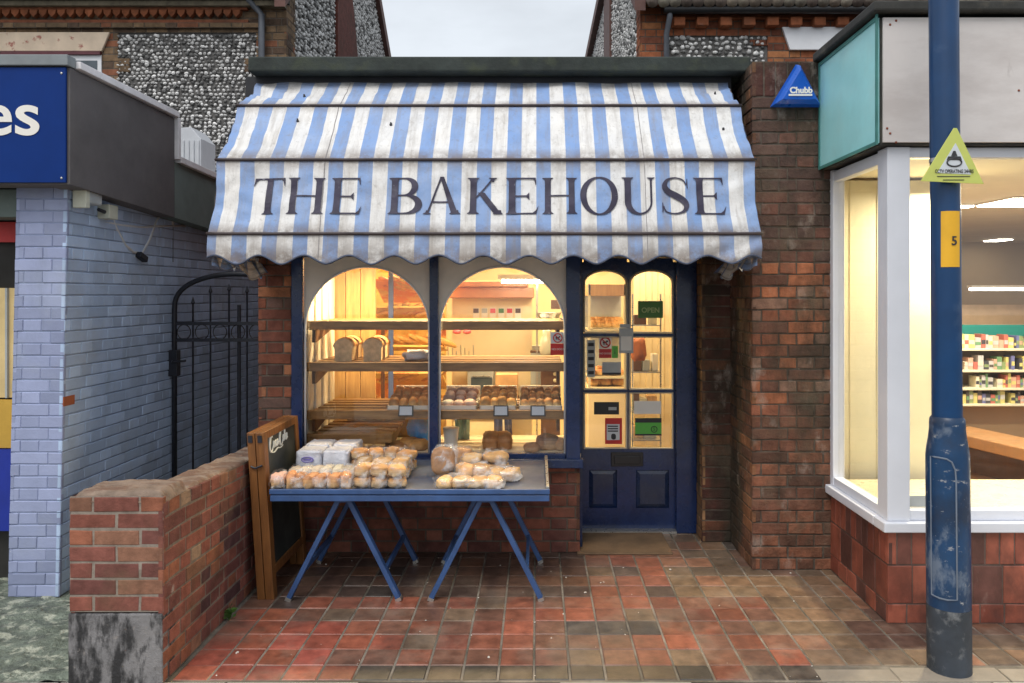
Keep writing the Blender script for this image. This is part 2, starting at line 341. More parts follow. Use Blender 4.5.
def text(name, body, size, m, loc, rot, parent=None, off=0, ext=.0008, align='CENTER', sx=1, sp=1, res=6):
    cu = bpy.data.curves.new(name, 'FONT'); cu.body = body; cu.size = size; cu.align_x = align; cu.align_y = 'CENTER'; cu.offset = off; cu.extrude = ext
    cu.space_character = sp; cu.resolution_u = res
    t = bpy.data.objects.new('tmp', cu); COL.objects.link(t); dg = bpy.context.evaluated_depsgraph_get()
    me = bpy.data.meshes.new_from_object(t.evaluated_get(dg)); bpy.data.objects.remove(t)
    M = Matrix.Translation(loc) @ rot @ Matrix.Diagonal((sx, 1, 1, 1))
    offv = Vector((0, 0, 0)); p = parent
    while p is not None: offv += p.location; p = p.parent
    me.transform(Matrix.Translation(-offv) @ M); me.materials.clear(); me.materials.append(m); me.name = name
    o = bpy.data.objects.new(name, me); COL.objects.link(o)
    if parent is not None: o.parent = parent
    return o
FRONT = Matrix.Rotation(R(90), 4, 'X')          # text facing -Y
RIGHTF = Matrix.Rotation(R(90), 4, 'Z') @ Matrix.Rotation(R(90), 4, 'X')   # text facing +X, reading towards +Y

# ------------------------------------------------------------------ bricks
PAL_RED = [((.26, .09, .05), 4), ((.20, .07, .042), 4), ((.15, .055, .038), 3), ((.08, .042, .034), 1.5), ((.32, .13, .065), 1.5), ((.15, .085, .068), 1.5)]
PAL_DARK = [((.105, .042, .03), 4), ((.085, .036, .028), 4), ((.15, .06, .035), 2), ((.05, .028, .024), 2), ((.20, .085, .045), 1)]
PAL_GAR = [((.235, .085, .062), 4), ((.20, .075, .058), 4), ((.155, .062, .052), 3), ((.09, .045, .045), 1), ((.23, .115, .075), 1.5), ((.26, .10, .06), 2), ((.28, .19, .13), .4)]
PAL_YEL = [((.20, .13, .075), 4), ((.15, .10, .06), 3), ((.10, .065, .045), 3), ((.22, .09, .05), 1)]
def pick(pal, rnd=random):
    t = rnd.random() * sum(w for _, w in pal)
    for c, w in pal:
        t -= w
        if t <= 0: break
    k = rnd.uniform(.85, 1.15); return tuple(x * k for x in c)
def bricks(mb, O, U, N, L, Hh, ch=.075, bl=.225, bond='flemish', pal=PAL_RED, j=.010, rec=.006, mortar=MO, shift=0, V=(0, 0, 1), jit=.0012, seed=1, mort=True, jv=None):
    rnd = random.Random(seed); O, U, N, V = map(Vector, (O, U, N, V)); nr = max(1, round(Hh / ch)); ch = Hh / nr
    for r in range(nr):
        seq = []; u = 0
        hd = bl / 2
        if bond == 'flemish':
            pat = [bl, hd]; u = -(0 if r % 2 else bl * .75) - shift
        elif bond == 'stretcher':
            pat = [bl]; u = -(0 if r % 2 else bl / 2) - shift
        elif bond == 'english':
            pat = [bl] if r % 2 else [hd]; u = (0 if r % 2 else -hd / 2) - shift
        elif bond == 'stack':
            pat = [bl]; u = -shift
        i = 0
        while u < L - 1e-4:
            w = pat[i % len(pat)]; i += 1; a, b = max(u, 0), min(u + w, L); u += w
            if b - a < .02: continue
            j2 = j / 2; jh = j2 if jv is None else jv / 2; a2 = a + (jh if a > 1e-5 else 0); b2 = b - (jh if b < L - 1e-5 else 0)
            v0, v1 = r * ch + j2, (r + 1) * ch - j2
            if b2 - a2 < .012: continue
            c = pick(pal, rnd); e = .0035; dn = rnd.uniform(-.0018, .0018)
            def P(uu, vv, n): return O + U * uu + V * vv + N * n
            J = lambda: rnd.uniform(-jit, jit)
            out = [(a2 + J(), v0 + J()), (b2 + J(), v0 + J()), (b2 + J(), v1 + J()), (a2 + J(), v1 + J())]
            inn = [(out[0][0] + e, out[0][1] + e), (out[1][0] - e, out[1][1] + e), (out[2][0] - e, out[2][1] - e), (out[3][0] + e, out[3][1] - e)]
            vs = [P(x, y, dn) for x, y in inn] + [P(x, y, dn - .003) for x, y in out] + [P(x, y, -.022) for x, y in out]
            fs = [(0, 1, 2, 3)] + [(k, k + 4, (k + 1) % 4 + 4, (k + 1) % 4) for k in range(4)] + [(k + 4, k + 8, (k + 1) % 4 + 8, (k + 1) % 4 + 4) for k in range(4)]
            if U.cross(V).dot(N) < 0: fs = [tuple(reversed(f)) for f in fs]
            mb.add(vs, fs, c)
    if mort:
        e = 0.0
        vs = [O + U * u_ + V * v_ + N * (-rec) for u_, v_ in ((rec*0, 0), (L, 0), (L, Hh), (0, Hh))]
        mb.add(vs, [(0, 1, 2, 3)], mortar)
    return mb

# ------------------------------------------------------------------ camera, world, sun
cd = bpy.data.cameras.new('camera'); cam = bpy.data.objects.new('camera', cd); COL.objects.link(cam); scene.camera = cam
cam.location = (0, 0, H); cam.rotation_euler = (R(90), 0, 0); cd.sensor_width = 36; cd.lens = F / 1024 * 36
cd.shift_x = -25 / 1024; cd.shift_y = -47.5 / 1024; cd.clip_end = 600
w = bpy.data.worlds.new('World'); scene.world = w; w.use_nodes = True; nt = w.node_tree; bg = nt.nodes['Background']
sky = nt.nodes.new('ShaderNodeTexSky'); sky.sky_type = 'NISHITA'; sky.sun_disc = False
SE, SR = 56, 205
sky.sun_elevation = R(SE); sky.sun_rotation = R(SR); sky.air_density = 1.6; sky.dust_density = 5; sky.ozone_density = 1
hs = nt.nodes.new('ShaderNodeHueSaturation'); hs.inputs['Saturation'].default_value = .38; hs.inputs['Value'].default_value = 1
nt.links.new(sky.outputs[0], hs.inputs['Color']); veil = mix_rgb(nt, .62, hs.outputs[0], (1, 1, 1)); veil.node.clamp_result = False; veil.node.inputs[7].default_value = (5.9, 6.3, 6.8, 1)
tcw = nt.nodes.new('ShaderNodeTexCoord'); cl = nt.nodes.new('ShaderNodeMapRange'); cl.inputs[1].default_value = .35; cl.inputs[2].default_value = .65; cl.inputs[3].default_value = .86; cl.inputs[4].default_value = 1.03
nt.links.new(noise_tex(nt, tcw.outputs['Generated'], 3.2, 5, .55, (1, 1, 3)), cl.inputs[0])
vs_ = nt.nodes.new('ShaderNodeVectorMath'); vs_.operation = 'SCALE'; nt.links.new(veil, vs_.inputs[0]); nt.links.new(cl.outputs[0], vs_.inputs['Scale'])
nt.links.new(vs_.outputs[0], bg.inputs[0]); bg.inputs[1].default_value = .13
sd = bpy.data.lights.new('sun', 'SUN'); sd.energy = 1.1; sd.angle = R(28); sd.color = (1, .97, .93); so = bpy.data.objects.new('sun', sd); COL.objects.link(so)
az = R(SR); el = R(SE); dirv = Vector((math.sin(az) * math.cos(el), math.cos(az) * math.cos(el), math.sin(el)))
so.rotation_euler = dirv.to_track_quat('Z', 'Y').to_euler(); so.location = dirv * 20
scene.view_settings.view_transform = 'Standard'; scene.view_settings.look = 'None'; scene.view_settings.exposure = .35; scene.view_settings.gamma = 1
scene.render.engine = 'CYCLES'; scene.cycles.max_bounces = 8; scene.cycles.transparent_max_bounces = 16; scene.cycles.caustics_reflective = False; scene.cycles.caustics_refractive = False
def area(name, loc, size, energy, col, rot=(0, 0, 0), sy=None, spread=None):
    l = bpy.data.lights.new(name, 'AREA'); l.energy = energy; l.color = col; l.size = size
    if sy: l.shape = 'RECTANGLE'; l.size_y = sy
    if spread: l.spread = spread
    o = bpy.data.objects.new(name, l); COL.objects.link(o); o.location = loc; o.rotation_euler = rot; return o

# ------------------------------------------------------------------ ground
g = MB().box(-60, 60, -60, 80, -.30, -.14); tag(g.build('road', asphalt), kind='structure')
# pale slab pavement in front
mb = MB(); x = -6.0; rnd = random.Random(3)
mb.box(-8, 8, -2, 3.49, -.14, -.012)
tag(mb.build('pavement_bed', grout), kind='structure')
mb = MB(); yy = 3.478
for row in range(4):
    x = -6.2 + (.3 if row % 2 else 0); dpt = .6
    while x < 6:
        wv = rnd.choice((.6, .75, .9)); k = rnd.uniform(.85, 1.1)
        mb.box(x + .004, x + wv - .004, yy - dpt + .006, yy - .002, -.03, -.002 + rnd.uniform(-.003, .003), (.42 * k, .39 * k, .34 * k)); x += wv
    yy -= dpt
x = 1.285
while x < 5:
    wv = rnd.choice((.42, .5, .36)); k = rnd.uniform(.9, 1.1); mb.box(x + .004, x + wv - .004, 3.484, 3.60 + rnd.uniform(-.02, .03), -.03, .001, (.29 * k, .25 * k, .20 * k)); x += wv
slab_m = mat('paving_slab', attr=True, var=.15, vs=7, bump=.5, bs=60, bd=.003, rough=.85, stains=(((.22, .19, .15), 3, .52, .7, .55, None), ((.12, .1, .08), 9, .62, .7, .5, None)))
tag(mb.build('pavement', slab_m, bevel=.004), kind='structure')
# left crazed ground
def gl(u, v):
    x = lerp(-7, -1.9, u); y = lerp(3.478, 7.0, v)
    z = -.004 + .014 * mnoise.noise(Vector((x * 9, y * 15, 0))) + .016 * abs(mnoise.noise(Vector((x * 16, y * 26, 3))))
    return (x, y, z)
tag(MB().grid(gl, 220, 150).build('cobbled_path', crazed, smooth=True), kind='structure')
# quarry tiles as real tiles
TP = [((.24, .088, .055), 5), ((.21, .08, .055), 4), ((.19, .09, .06), 3), ((.29, .095, .058), 2.2), ((.17, .085, .06), 2.2), ((.10, .07, .058), .7), ((.18, .12, .08), 2)]
TD = [((.055, .048, .042), 4), ((.08, .06, .045), 3), ((.13, .08, .05), 1.2), ((.17, .06, .04), .8)]
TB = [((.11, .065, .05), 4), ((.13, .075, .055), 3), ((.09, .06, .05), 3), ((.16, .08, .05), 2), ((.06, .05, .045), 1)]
TY = [((.21, .13, .08), 4), ((.18, .12, .075), 3), ((.24, .12, .075), 3), ((.14, .10, .07), 2)]
mb = MB(); rnd = random.Random(11); P_ = .1646; ys = [3.496, 3.635] + [3.635 + P_ * i for i in range(1, 16)]
for r in range(len(ys) - 1):
    for c in range(-12, 30):
        x0 = -.014 + P_ * c; x1 = x0 + P_
        if x0 < -1.70 or x0 > 4.2: continue
        if ys[r] > 4.0:
            if x0 > 1.83: continue
            x1 = min(x1, 1.868)
        if r == 0 and x0 > 1.28: continue
        xc, yc = (x0 + x1) / 2, ys[r]
        if r == 0: pal = TD if xc > -1.12 else TP
        elif xc > 1.25: pal = TY if mnoise.noise(Vector((xc * 1.3, yc * 1.3, 1))) > -.2 else TB
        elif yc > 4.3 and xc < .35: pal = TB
        elif xc > .75 and yc > 4.35: pal = TY
        else: pal = TP
        col = pick(pal, rnd)
        if (xc < -1.05 - (.25 if yc > 3.9 else 0) + (.33 if 3.75 < yc < 4.0 else 0)) and 3.45 < yc < 4.13: k_ = rnd.uniform(.75, 1.1); col = (.33 * k_, rnd.uniform(.085, .11) * k_, .062 * k_)
        if abs(xc - .40) < .18 and 3.95 < yc < 4.03: col = (.06, .055, .055)
        jx = .0055; jy = .0028; z = rnd.uniform(-.0015, .0015); tz = [z + rnd.uniform(-.001, .001) for _ in range(4)]
        e = .004
        X0, X1, Y0, Y1 = x0 + jx, x1 - jx, ys[r] + jy, ys[r + 1] - jy
        mb.add([(X0 + e, Y0 + e, tz[0]), (X1 - e, Y0 + e, tz[1]), (X1 - e, Y1 - e, tz[2]), (X0 + e, Y1 - e, tz[3]),
                (X0, Y0, -.003), (X1, Y0, -.003), (X1, Y1, -.003), (X0, Y1, -.003), (X0, Y0, -.02), (X1, Y0, -.02), (X1, Y1, -.02), (X0, Y1, -.02)],
               [(0, 1, 2, 3)] + [(k, k + 4, (k + 1) % 4 + 4, (k + 1) % 4) for k in range(4)] + [(k + 4, k + 8, (k + 1) % 4 + 8, (k + 1) % 4 + 4) for k in range(4)], col)
tag(mb.build('tiled_path', tile_mat), kind='structure')
tag(MB().box(-1.9, 8, 3.486, 6.2, -.13, -.0035).build('path_mortar', grout), kind='structure')
tag(MB().box(-30, 30, 6.9, 40, -.13, -.02).build('ground', asphalt), kind='structure')

# ------------------------------------------------------------------ bakery
bk = thing('bakery', (-.3, 5.2, 0), 'single storey bakery with blue shopfront between the blue painted shop and the white framed shop', 'shop')
# left brick pier
mb = MB(); XL, XW = -1.88, -1.652
bricks(mb, (XL, 5.2, 0), (1, 0, 0), (0, -1, 0), XW - XL, 3.15, pal=PAL_RED, bond='english', seed=4)
bricks(mb, (XL, 9, 0), (0, -1, 0), (-1, 0, 0), 3.8, 3.15, pal=PAL_RED, seed=5)
mb.build('brick_pier', brick_red, bk)
# stall riser
mb = MB(); bricks(mb, (XW, 5.215, 0), (1, 0, 0), (0, -1, 0), .29 - XW, .62, pal=[((.20, .07, .045), 4), ((.13, .05, .04), 4), ((.24, .09, .06), 2)], seed=6)
bricks(mb, (.29, 5.215, 0), (0, 1, 0), (1, 0, 0), .48, .62, pal=PAL_DARK, seed=7)
mb.build('stall_riser', brick_red, bk)
# big right pillar
mb = MB(); PL, PR_, PY = 1.364, 1.86, 4.885
for zz, hh, pl, sd_ in ((0, .975, [((.23, .095, .055), 4), ((.17, .075, .048), 4), ((.12, .062, .042), 3)], 8), (.975, .975, [((.25, .095, .055), 4), ((.38, .14, .07), 3), ((.15, .07, .048), 3), ((.30, .17, .12), 1)], 18), (1.95, 1.05, [((.12, .07, .055), 4), ((.09, .055, .045), 4), ((.16, .075, .055), 2)], 19)):
    bricks(mb, (PL, PY, zz), (1, 0, 0), (0, -1, 0), PR_ - PL + .02, hh, pal=pl, bond='english', seed=sd_, jit=.003, mortar=(.11, .09, .072))
bricks(mb, (PL, PY, 3.0), (1, 0, 0), (0, -1, 0), PR_ - PL + .02, .225, bl=.075, ch=.225, bond='stack', pal=PAL_DARK, seed=9)
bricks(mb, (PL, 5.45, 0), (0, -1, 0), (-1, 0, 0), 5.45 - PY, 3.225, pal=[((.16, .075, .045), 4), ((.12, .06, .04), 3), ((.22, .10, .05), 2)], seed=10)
mb.box(PL + .02, PR_ + .02, PY + .02, 5.6, 3.19, 3.222, (.06, .05, .045))
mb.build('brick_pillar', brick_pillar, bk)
mb = MB()   # recessed jamb
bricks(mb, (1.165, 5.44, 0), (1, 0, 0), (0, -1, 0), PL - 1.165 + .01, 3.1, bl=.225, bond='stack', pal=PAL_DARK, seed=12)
bricks(mb, (1.165, 5.86, 0), (0, -1, 0), (-1, 0, 0), .42, 3.1, pal=[((.25, .14, .07), 3), ((.2, .10, .05), 3)], seed=13)  # return bricks paler and yellower: warm side light put into their colour
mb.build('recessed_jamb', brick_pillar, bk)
# parapet, soffit and roof
mb = MB().box(-1.892, 1.40, 5.04, 5.22, 3.205, 3.305); mb.box(-1.9, 1.37, 5.2, 9.0, 3.19, 3.27)
mb.build('coping', coping_mat, bk, bevel=.012)
MB().box(-1.95, 1.30, 5.16, 5.40, 2.0, 3.203).build('fascia', black_wood, bk)
MB().box(1.165, PL, 5.5, 5.9, 2.3, 3.1).build('lintel_panel', black_wood, bk)
# shopfront frame: blue posts, sill, mullion
WY = 5.20; k = WY / F
wf = MB().box(XW, PX(303, WY), WY - .02, WY + .09, .60, 2.1).build('window_frame', navy, bk, bevel=.004)
MB().box(PX(430, WY), PX(438.5, WY), WY - .03, WY + .09, .64, 2.1).build('mullion', navy, wf, bevel=.004)
MB().box(PX(566, WY), PX(580, WY), WY - .03, WY + .12, .60, 2.1).build('post', navy, wf, bevel=.004)
MB().box(XW - .01, PX(580, WY) + .02, WY - .055, WY + .02, .585, .645).build('sill', navy_dirty, wf, bevel=.006)
def arch_panel(x0, x1, ztop, zs, zb, rad, y0, y1):
    """spandrel panel with a round-headed opening"""
    mb = MB(); cx = (x0 + x1) / 2; n = 40; zt = 2.1; fr = .018
    outer = []; inner = []
    for i in range(n + 1):
        a = math.pi * i / n; inner.append((cx - (x1 - x0) / 2 * math.cos(a), zs + rad * math.sin(a)))
    for y in (y0,):
        for i in range(n):
            (xa, za), (xb, zb_) = inner[i], inner[i + 1]
            mb.add([(xa, y, za), (xb, y, zb_), (xb, y, zt), (xa, y, zt)], [(0, 1, 2, 3)])
            mb.add([(xa, y, za), (xb, y, zb_), (xb, y1, zb_), (xa, y1, za)], [(0, 3, 2, 1)])
    return mb, inner
for nm, (pa, pb) in {'l': (303.5, 430), 'r': (438.5, 566)}.items():
    x0, x1 = PX(pa, WY), PX(pb, WY)
    mb, inn = arch_panel(x0, x1, 0, 1.525, .66, .414, WY + .012, WY + .05)
    an = mb.build('arched_panel', cream, wf)
    bead = MB(); bead.tube([(x0 + .006, WY + .016, .66)] + [(lerp(a, (x0 + x1) / 2, .015), WY + .016, b - .004) for a, b in inn] + [(x1 - .006, WY + .016, .66)], .009, 6)
    bead.build('window_bead', white_paint, wf, smooth=True)
    MB().box(x0 + .002, x1 - .002, WY + .004, WY + .05, .640, .672).build('bottom_rail', navy, wf, bevel=.003)
    MB().box(x0 + .002, x1 - .002, WY + .054, WY + .058, .66, 2.08).build('window_glass', glass, wf)
# inner shell of the room
shell = MB()
shell.box(-1.75, -1.70, 5.35, 9.2, 0, 2.6); shell.box(1.9, 1.95, 5.9, 9.2, 0, 2.6); shell.box(-1.75, 1.95, 9.2, 9.25, 0, 2.6)
shell.box(1.19, 1.24, 5.85, 6.3, 0, 2.6)
shell.build('inside_wall', dish_cream, bk)
MB().box(-1.75, 1.95, 5.42, 9.25, 2.55, 2.6).build('ceiling', int_ceiling, bk)
MB().box(-1.75, 1.95, 5.72, 9.25, -.0, .012).build('inside_floor', int_yellow, bk)
MB().box(XW + .02, .30, WY + .07, 5.98, .60, .655).build('display_base', dish_cream, bk)
MB().box(XW + .02, .30, 5.96, 5.98, .02, .60).build('display_back', dish_cream, bk)
# whitewashed boarding at the left end of the window
mb = MB()
for i in range(9): mb.box(-1.63 - (.0 if i % 2 else .012), -1.60 - (.0 if i % 2 else .012), 5.30 + i * .095, 5.385 + i * .095, .655, 2.3)
mb.build('side_boarding', pinewhite, bk, bevel=.006)
mb = MB()
x = PX(331, 6.22)
for i in range(3): mb.box(x + i * .122, x + i * .122 + .118, 6.20, 6.225, .10, 2.4)
mb.build('pine_partition', pine, bk, bevel=.004)
# partition, cornice and hood at the back
MB().box(PX(452, 7.4), PX(532, 7.4), 7.4, 7.46, .3, 1.86).build('cream_partition', dish_cream, bk)
mb = MB(); mb.box(PX(446, 7.3), PX(534, 7.3), 7.22, 7.5, PZ(298, 7.3), PZ(287, 7.3)); mb.box(PX(452, 7.3), PX(528, 7.3), 7.18, 7.5, PZ(287, 7.3), PZ(281, 7.3))
mb.build('wooden_cornice', mat('reddish_wood', (.45, .20, .10), .5, .15, 5, .1), bk, bevel=.01)
# door
DY = 5.69; dz = 0.015
dr = MB()
dl, drr = PX(581, DY), PX(674, DY); X = lambda px: PX(px, DY); Z = lambda py: PZ(py, DY)
frame = MB(); frame.box(X(576.5), dl, DY - .05, DY + .10, 0, 2.4).box(X(675), 1.168, DY - .06, DY + .10, 0, 2.4).box(dl, drr, DY - .03, DY + .10, 2.02, 2.4)
fo = frame.build('door_frame', navy, bk, bevel=.006)
MB().box(.292, .312, 5.30, DY - .05, 0, 2.3).build('door_reveal', navy_dirty, bk)
# leaf with stiles, rails, glazing bars (arched heads) and panels
def leafbox(a, b, c, d, dy=0): return (X(a), X(b), DY - dy, DY + .045, Z(d), Z(c))
lf = MB()
for a, b, c, d in ((581, 583.5, 262, 530), (673, 676, 262, 530), (583.5, 673, 448.5, 470), (583.5, 673, 508, 529), (583.5, 589, 470, 508), (617, 636, 470, 508), (669, 673, 470, 508), (627, 629.2, 262, 448.5)):
    lf.box(*leafbox(a, b, c, d))
for a, b in ((583.5, 627), (629.2, 673)):
    lf.box(*leafbox(a, b, 333.5, 336.5)); lf.box(*leafbox(a, b, 389.5, 392.5))
    x0, x1 = X(a), X(b); n = 16; zs = Z(283); rad = Z(270) - zs; cx = (x0 + x1) / 2
    for i in range(n):
        p = [(cx - (x1 - x0) / 2 * math.cos(math.pi * t / n), zs + rad * math.sin(math.pi * t / n)) for t in (i, i + 1)]
        lf.add([(p[0][0], DY, p[0][1]), (p[1][0], DY, p[1][1]), (p[1][0], DY, 2.03), (p[0][0], DY, 2.03)], [(0, 1, 2, 3)])
door = lf.build('door', navy, bk)
MB().box(X(583), X(674), DY + .03, DY + .034, Z(449), 2.02).build('door_glass', glass, door)
bd = MB()
for a, b in ((583.5, 627), (629.2, 673)):
    x0, x1 = X(a), X(b); zs = Z(283); rad = Z(270) - zs; cx = (x0 + x1) / 2
    arc = [(cx - ((x1 - x0) / 2 - .004) * math.cos(math.pi * t / 16), DY - .002, zs + (rad - .004) * math.sin(math.pi * t / 16)) for t in range(17)]
    bd.tube([(x0 + .004, DY - .002, Z(332.5))] + arc + [(x1 - .004, DY - .002, Z(332.5)), (x0 + .004, DY - .002, Z(332.5))], .0095, 5)
    for c, d in ((337, 389), (393, 448)):
        bd.tube([(x0 + .004, DY - .002, Z(d)), (x0 + .004, DY - .002, Z(c)), (x1 - .004, DY - .002, Z(c)), (x1 - .004, DY - .002, Z(d)), (x0 + .004, DY - .002, Z(d))], .0095, 5)
bd.build('glazing_bead', mat('cream_bead', (.60, .53, .40), .5, .1), door)
for a, b in ((589, 617), (636, 669)):
    pm = MB(); x0, x1, z0, z1 = X(a), X(b), Z(508), Z(470); e = .03
    pm.add([(x0, DY + .012, z0), (x1, DY + .012, z0), (x1, DY + .012, z1), (x0, DY + .012, z1), (x0 + e, DY - .004, z0 + e), (x1 - e, DY - .004, z0 + e), (x1 - e, DY - .004, z1 - e), (x0 + e, DY - .004, z1 - e)],
           [(4, 5, 6, 7), (0, 1, 5, 4), (1, 2, 6, 5), (2, 3, 7, 6), (3, 0, 4, 7)]); pm.build('door_panel', navy_dirty, door)
lb = MB().box(X(611), X(643), DY - .012, DY, Z(466), Z(452)).box(X(614), X(640), DY - .02, DY - .01, Z(463.5), Z(455.5)); lb.build('letterbox', black_plastic, door, bevel=.003)
MB().box(X(572), X(578), DY - .07, DY - .05, Z(404), Z(388)).build('latch_plate', steel, fo)
MB().box(X(581), X(675), DY - .075, DY + .05, .0, .02).build('weather_bar', steel, fo)
tag(MB().box(PX(577, 5.18), PX(673, 5.18) , 5.17, DY - .07, -.001, .012).build('door_mat', tan, bevel=.006), 'worn tan mat on the ground in front of the blue door', 'door mat')

# ------------------------------------------------------------------ door notices and stickers (each a thing)
def sticker(name, px0, px1, py0, py1, m, label, cat, Y=DY + .026, th=.002, extra=None):
    x0, x1, z0, z1 = PX(px0, Y), PX(px1, Y), PZ(py1, Y), PZ(py0, Y)
    t = thing(name, ((x0 + x1) / 2, Y, z0), label, cat); MB().box(x0, x1, Y - th, Y, z0, z1).build('sheet', m, t)
    return t, x0, x1, z0, z1, Y - th
def nosmoke(t, cx, cz, r, y, m=None):
    mb = MB(); mb.tube([(cx + r * math.cos(a * math.pi / 12), y - .001, cz + r * math.sin(a * math.pi / 12)) for a in range(25)], r * .14, 5)
    mb.tube([(cx - r * .7, y - .001, cz + r * .7), (cx + r * .7, y - .001, cz - r * .7)], r * .12, 5); mb.build('prohibition_ring', redm, t)
    d = MB(); d.box(cx - r * .5, cx + r * .3, y - .0016, y - .0004, cz - r * .15, cz + r * .2)
    for q in (-.45, -.2, .1, .22): d.box(cx + r * q, cx + r * (q + .12), y - .0016, y - .0004, cz - r * .5, cz - r * .1)
    d.box(cx + r * .2, cx + r * .6, y - .0016, y - .0004, cz + r * .1, cz + r * .42); d.build('dog_symbol', printm, t)
t, x0, x1, z0, z1, y = sticker('open_sign', 638, 663, 301, 318, dgreen, 'small dark green open sign in the upper right door pane', 'sign')
text('lettering', 'OPEN', .052, mat('pale_green_print', (.45, .55, .25), .5, .05), ((x0 + x1) / 2, y - .001, lerp(z0, z1, .45)), FRONT, t, .001)
t, x0, x1, z0, z1, y = sticker('no_dogs_sticker', 599, 611.5, 349, 358, redm, 'red and white no dogs sticker on the left middle pane of the door', 'sticker')
MB().box(x0, x1, y, y + .002, z1 + .001, z1 + .10).build('white_panel', tray_white, t); nosmoke(t, (x0 + x1) / 2, z1 + .048, .036, y)
text('lettering', 'NO DOGS', .018, sign_white, ((x0 + x1) / 2, y - .001, (z0 + z1) / 2), FRONT, t)
t, x0, x1, z0, z1, y = sticker('green_sticker', 611.8, 618, 346, 358, greenm, 'tiny bright green sticker beside the red no dogs sticker on the door', 'sticker')
text('lettering', 'i', .05, printm, ((x0 + x1) / 2, y - .001, (z0 + z1) / 2), FRONT, t)
t, x0, x1, z0, z1, y = sticker('opening_hours_strip', 587, 595, 340, 377, greyb, 'tall narrow grey strip of notices on the left edge of the middle door pane', 'notice')
for i in range(5): MB().box(x0 + .008, x1 - .008, y - .001, y - .0002, z0 + .02 + i * .052, z0 + .045 + i * .052).build('printed_block', printm, t)
t, x0, x1, z0, z1, y = sticker('hanging_notice', 619, 633, 328, 353, greyb, 'grey notice box hanging on the glazing bars in the middle of the door', 'notice', Y=DY - .012, th=.02)
MB().box(x0 + .012, x1 - .012, y - .001, y, z0 + .02, z1 - .06).build('paper', tray_white, t)
MB().box(x0 + .004, x1 - .02, y - .004, y + .016, z1 + .002, z1 + .03).build('hanger', greyb, t)
t, x0, x1, z0, z1, y = sticker('grey_leaflet', 602, 621, 362, 375, greyb, 'grey leaflet in the middle left door pane under the red sticker', 'notice')
MB().box(x0, x1, y - .001, y - .0002, z0, z0 + .018).build('print', printm, t)
t, x0, x1, z0, z1, y = sticker('black_plaque', 594, 619, 402, 414.5, black_plastic, 'small black plaque at the top of the lower left door pane', 'sign')
MB().box(lerp(x0, x1, .58), lerp(x0, x1, .9), y - .001, y, lerp(z0, z1, .35), lerp(z0, z1, .6)).build('printed_strip', greyb, t)
t, x0, x1, z0, z1, y = sticker('red_notice', 605, 622, 418, 444, redm, 'red bordered notice with white centre in the lower left door pane', 'notice')
MB().box(x0 + .012, x1 - .018, y - .001, y, z0 + .03, z1 - .045).build('white_panel', lilac, t)
mb = MB()
for i in range(3): mb.box(x0 + .02, x1 - .03, y - .002, y - .0011, z1 - .065 - i * .018, z1 - .056 - i * .018)
mb.blob(((x0 + x1) / 2, y - .001, z0 + .055), (.018, .001, .022)); mb.build('print', printm, t)
t, x0, x1, z0, z1, y = sticker('hygiene_rating_sticker', 635, 661.5, 418, 435.5, greenm, 'green and black food hygiene rating sticker in the lower right door pane', 'sticker')
MB().box(x0, x1, y - .001, y, z1 - .034, z1).build('black_header', printm, t); MB().box(x0, x1, y - .001, y, z0, z0 + .012).build('black_footer', printm, t)
mb = MB(); mb.tube([(lerp(x0, x1, .72) + .022 * math.cos(a * math.pi / 10), y - .001, lerp(z0, z1, .36) + .022 * math.sin(a * math.pi / 10)) for a in range(21)], .003, 5); mb.build('ring', printm, t)
text('lettering', '5', .036, printm, (lerp(x0, x1, .72), y - .001, lerp(z0, z1, .36)), FRONT, t)
t, x0, x1, z0, z1, y = sticker('cream_card', 634, 661, 401, 414, tray_white, 'faded cream card above the green rating sticker', 'card')
t, x0, x1, z0, z1, y = sticker('window_no_dogs_sticker', 550.5, 565, 343.5, 355, redm, 'red and white no dogs sticker at the right edge of the shop window', 'sticker', Y=WY + .05)
MB().box(x0, x1, y, y + .002, z1 + .001, z1 + .078).build('white_panel', lilac, t); nosmoke(t, (x0 + x1) / 2, z1 + .038, .029, y)
text('lettering', 'NO DOGS', .018, sign_white, ((x0 + x1) / 2, y - .001, (z0 + z1) / 2), FRONT, t)

# ------------------------------------------------------------------ shelves in the window
def shelf(label, z, x0, x1, y0=5.30, y1=5.98, n=5):
    t = thing('display_shelf', ((x0 + x1) / 2, y0, z), label, 'shelf', 'slatted display shelves in the bakery window')
    MB().box(x0, x1, y0, y0 + .025, z - .062, z).build('front_rail', pine_shelf, t, bevel=.003)
    sp = (y1 - y0 - .03) / n
    for i in range(n): MB().box(x0 + .03, x1 - .01, y0 + .045 + i * sp, y0 + .045 + i * sp + sp * .55, z - .02, z - .002).build('slat', pine_shelf, t, bevel=.003)
    for xx in (x0 + .03, (x0 + x1) / 2 - (.0 if x1 < -.5 else .03), x1 - .05):
        MB().prism([(y0 + .03, z - .022), (y1, z - .022), (y1, z - .035), (y0 + .07, z - .15), (y0 + .03, z - .15)], lambda a, b, d: (d, a, b), xx, xx + .022).build('bracket', walnut, t)
    return t
SX0, SX1 = -1.585, .185
z1_, z2_, z3_, z4_ = PZ(321, 5.3), PZ(362.5, 5.3), PZ(410.5, 5.3), PZ(434, 5.3)
shelf('topmost pine slatted shelf across the bakery window, empty', z1_, SX0, SX1)
shelf('second pine slatted shelf from the top, carrying pale tin loaves', z2_, SX0, SX1)
shelf('third pine slatted shelf, carrying trays of pastries and rolls', z3_, SX0, SX1)
shelf('lowest short pine slatted shelf at the left end of the bakery window', z4_, SX0, -1.0)

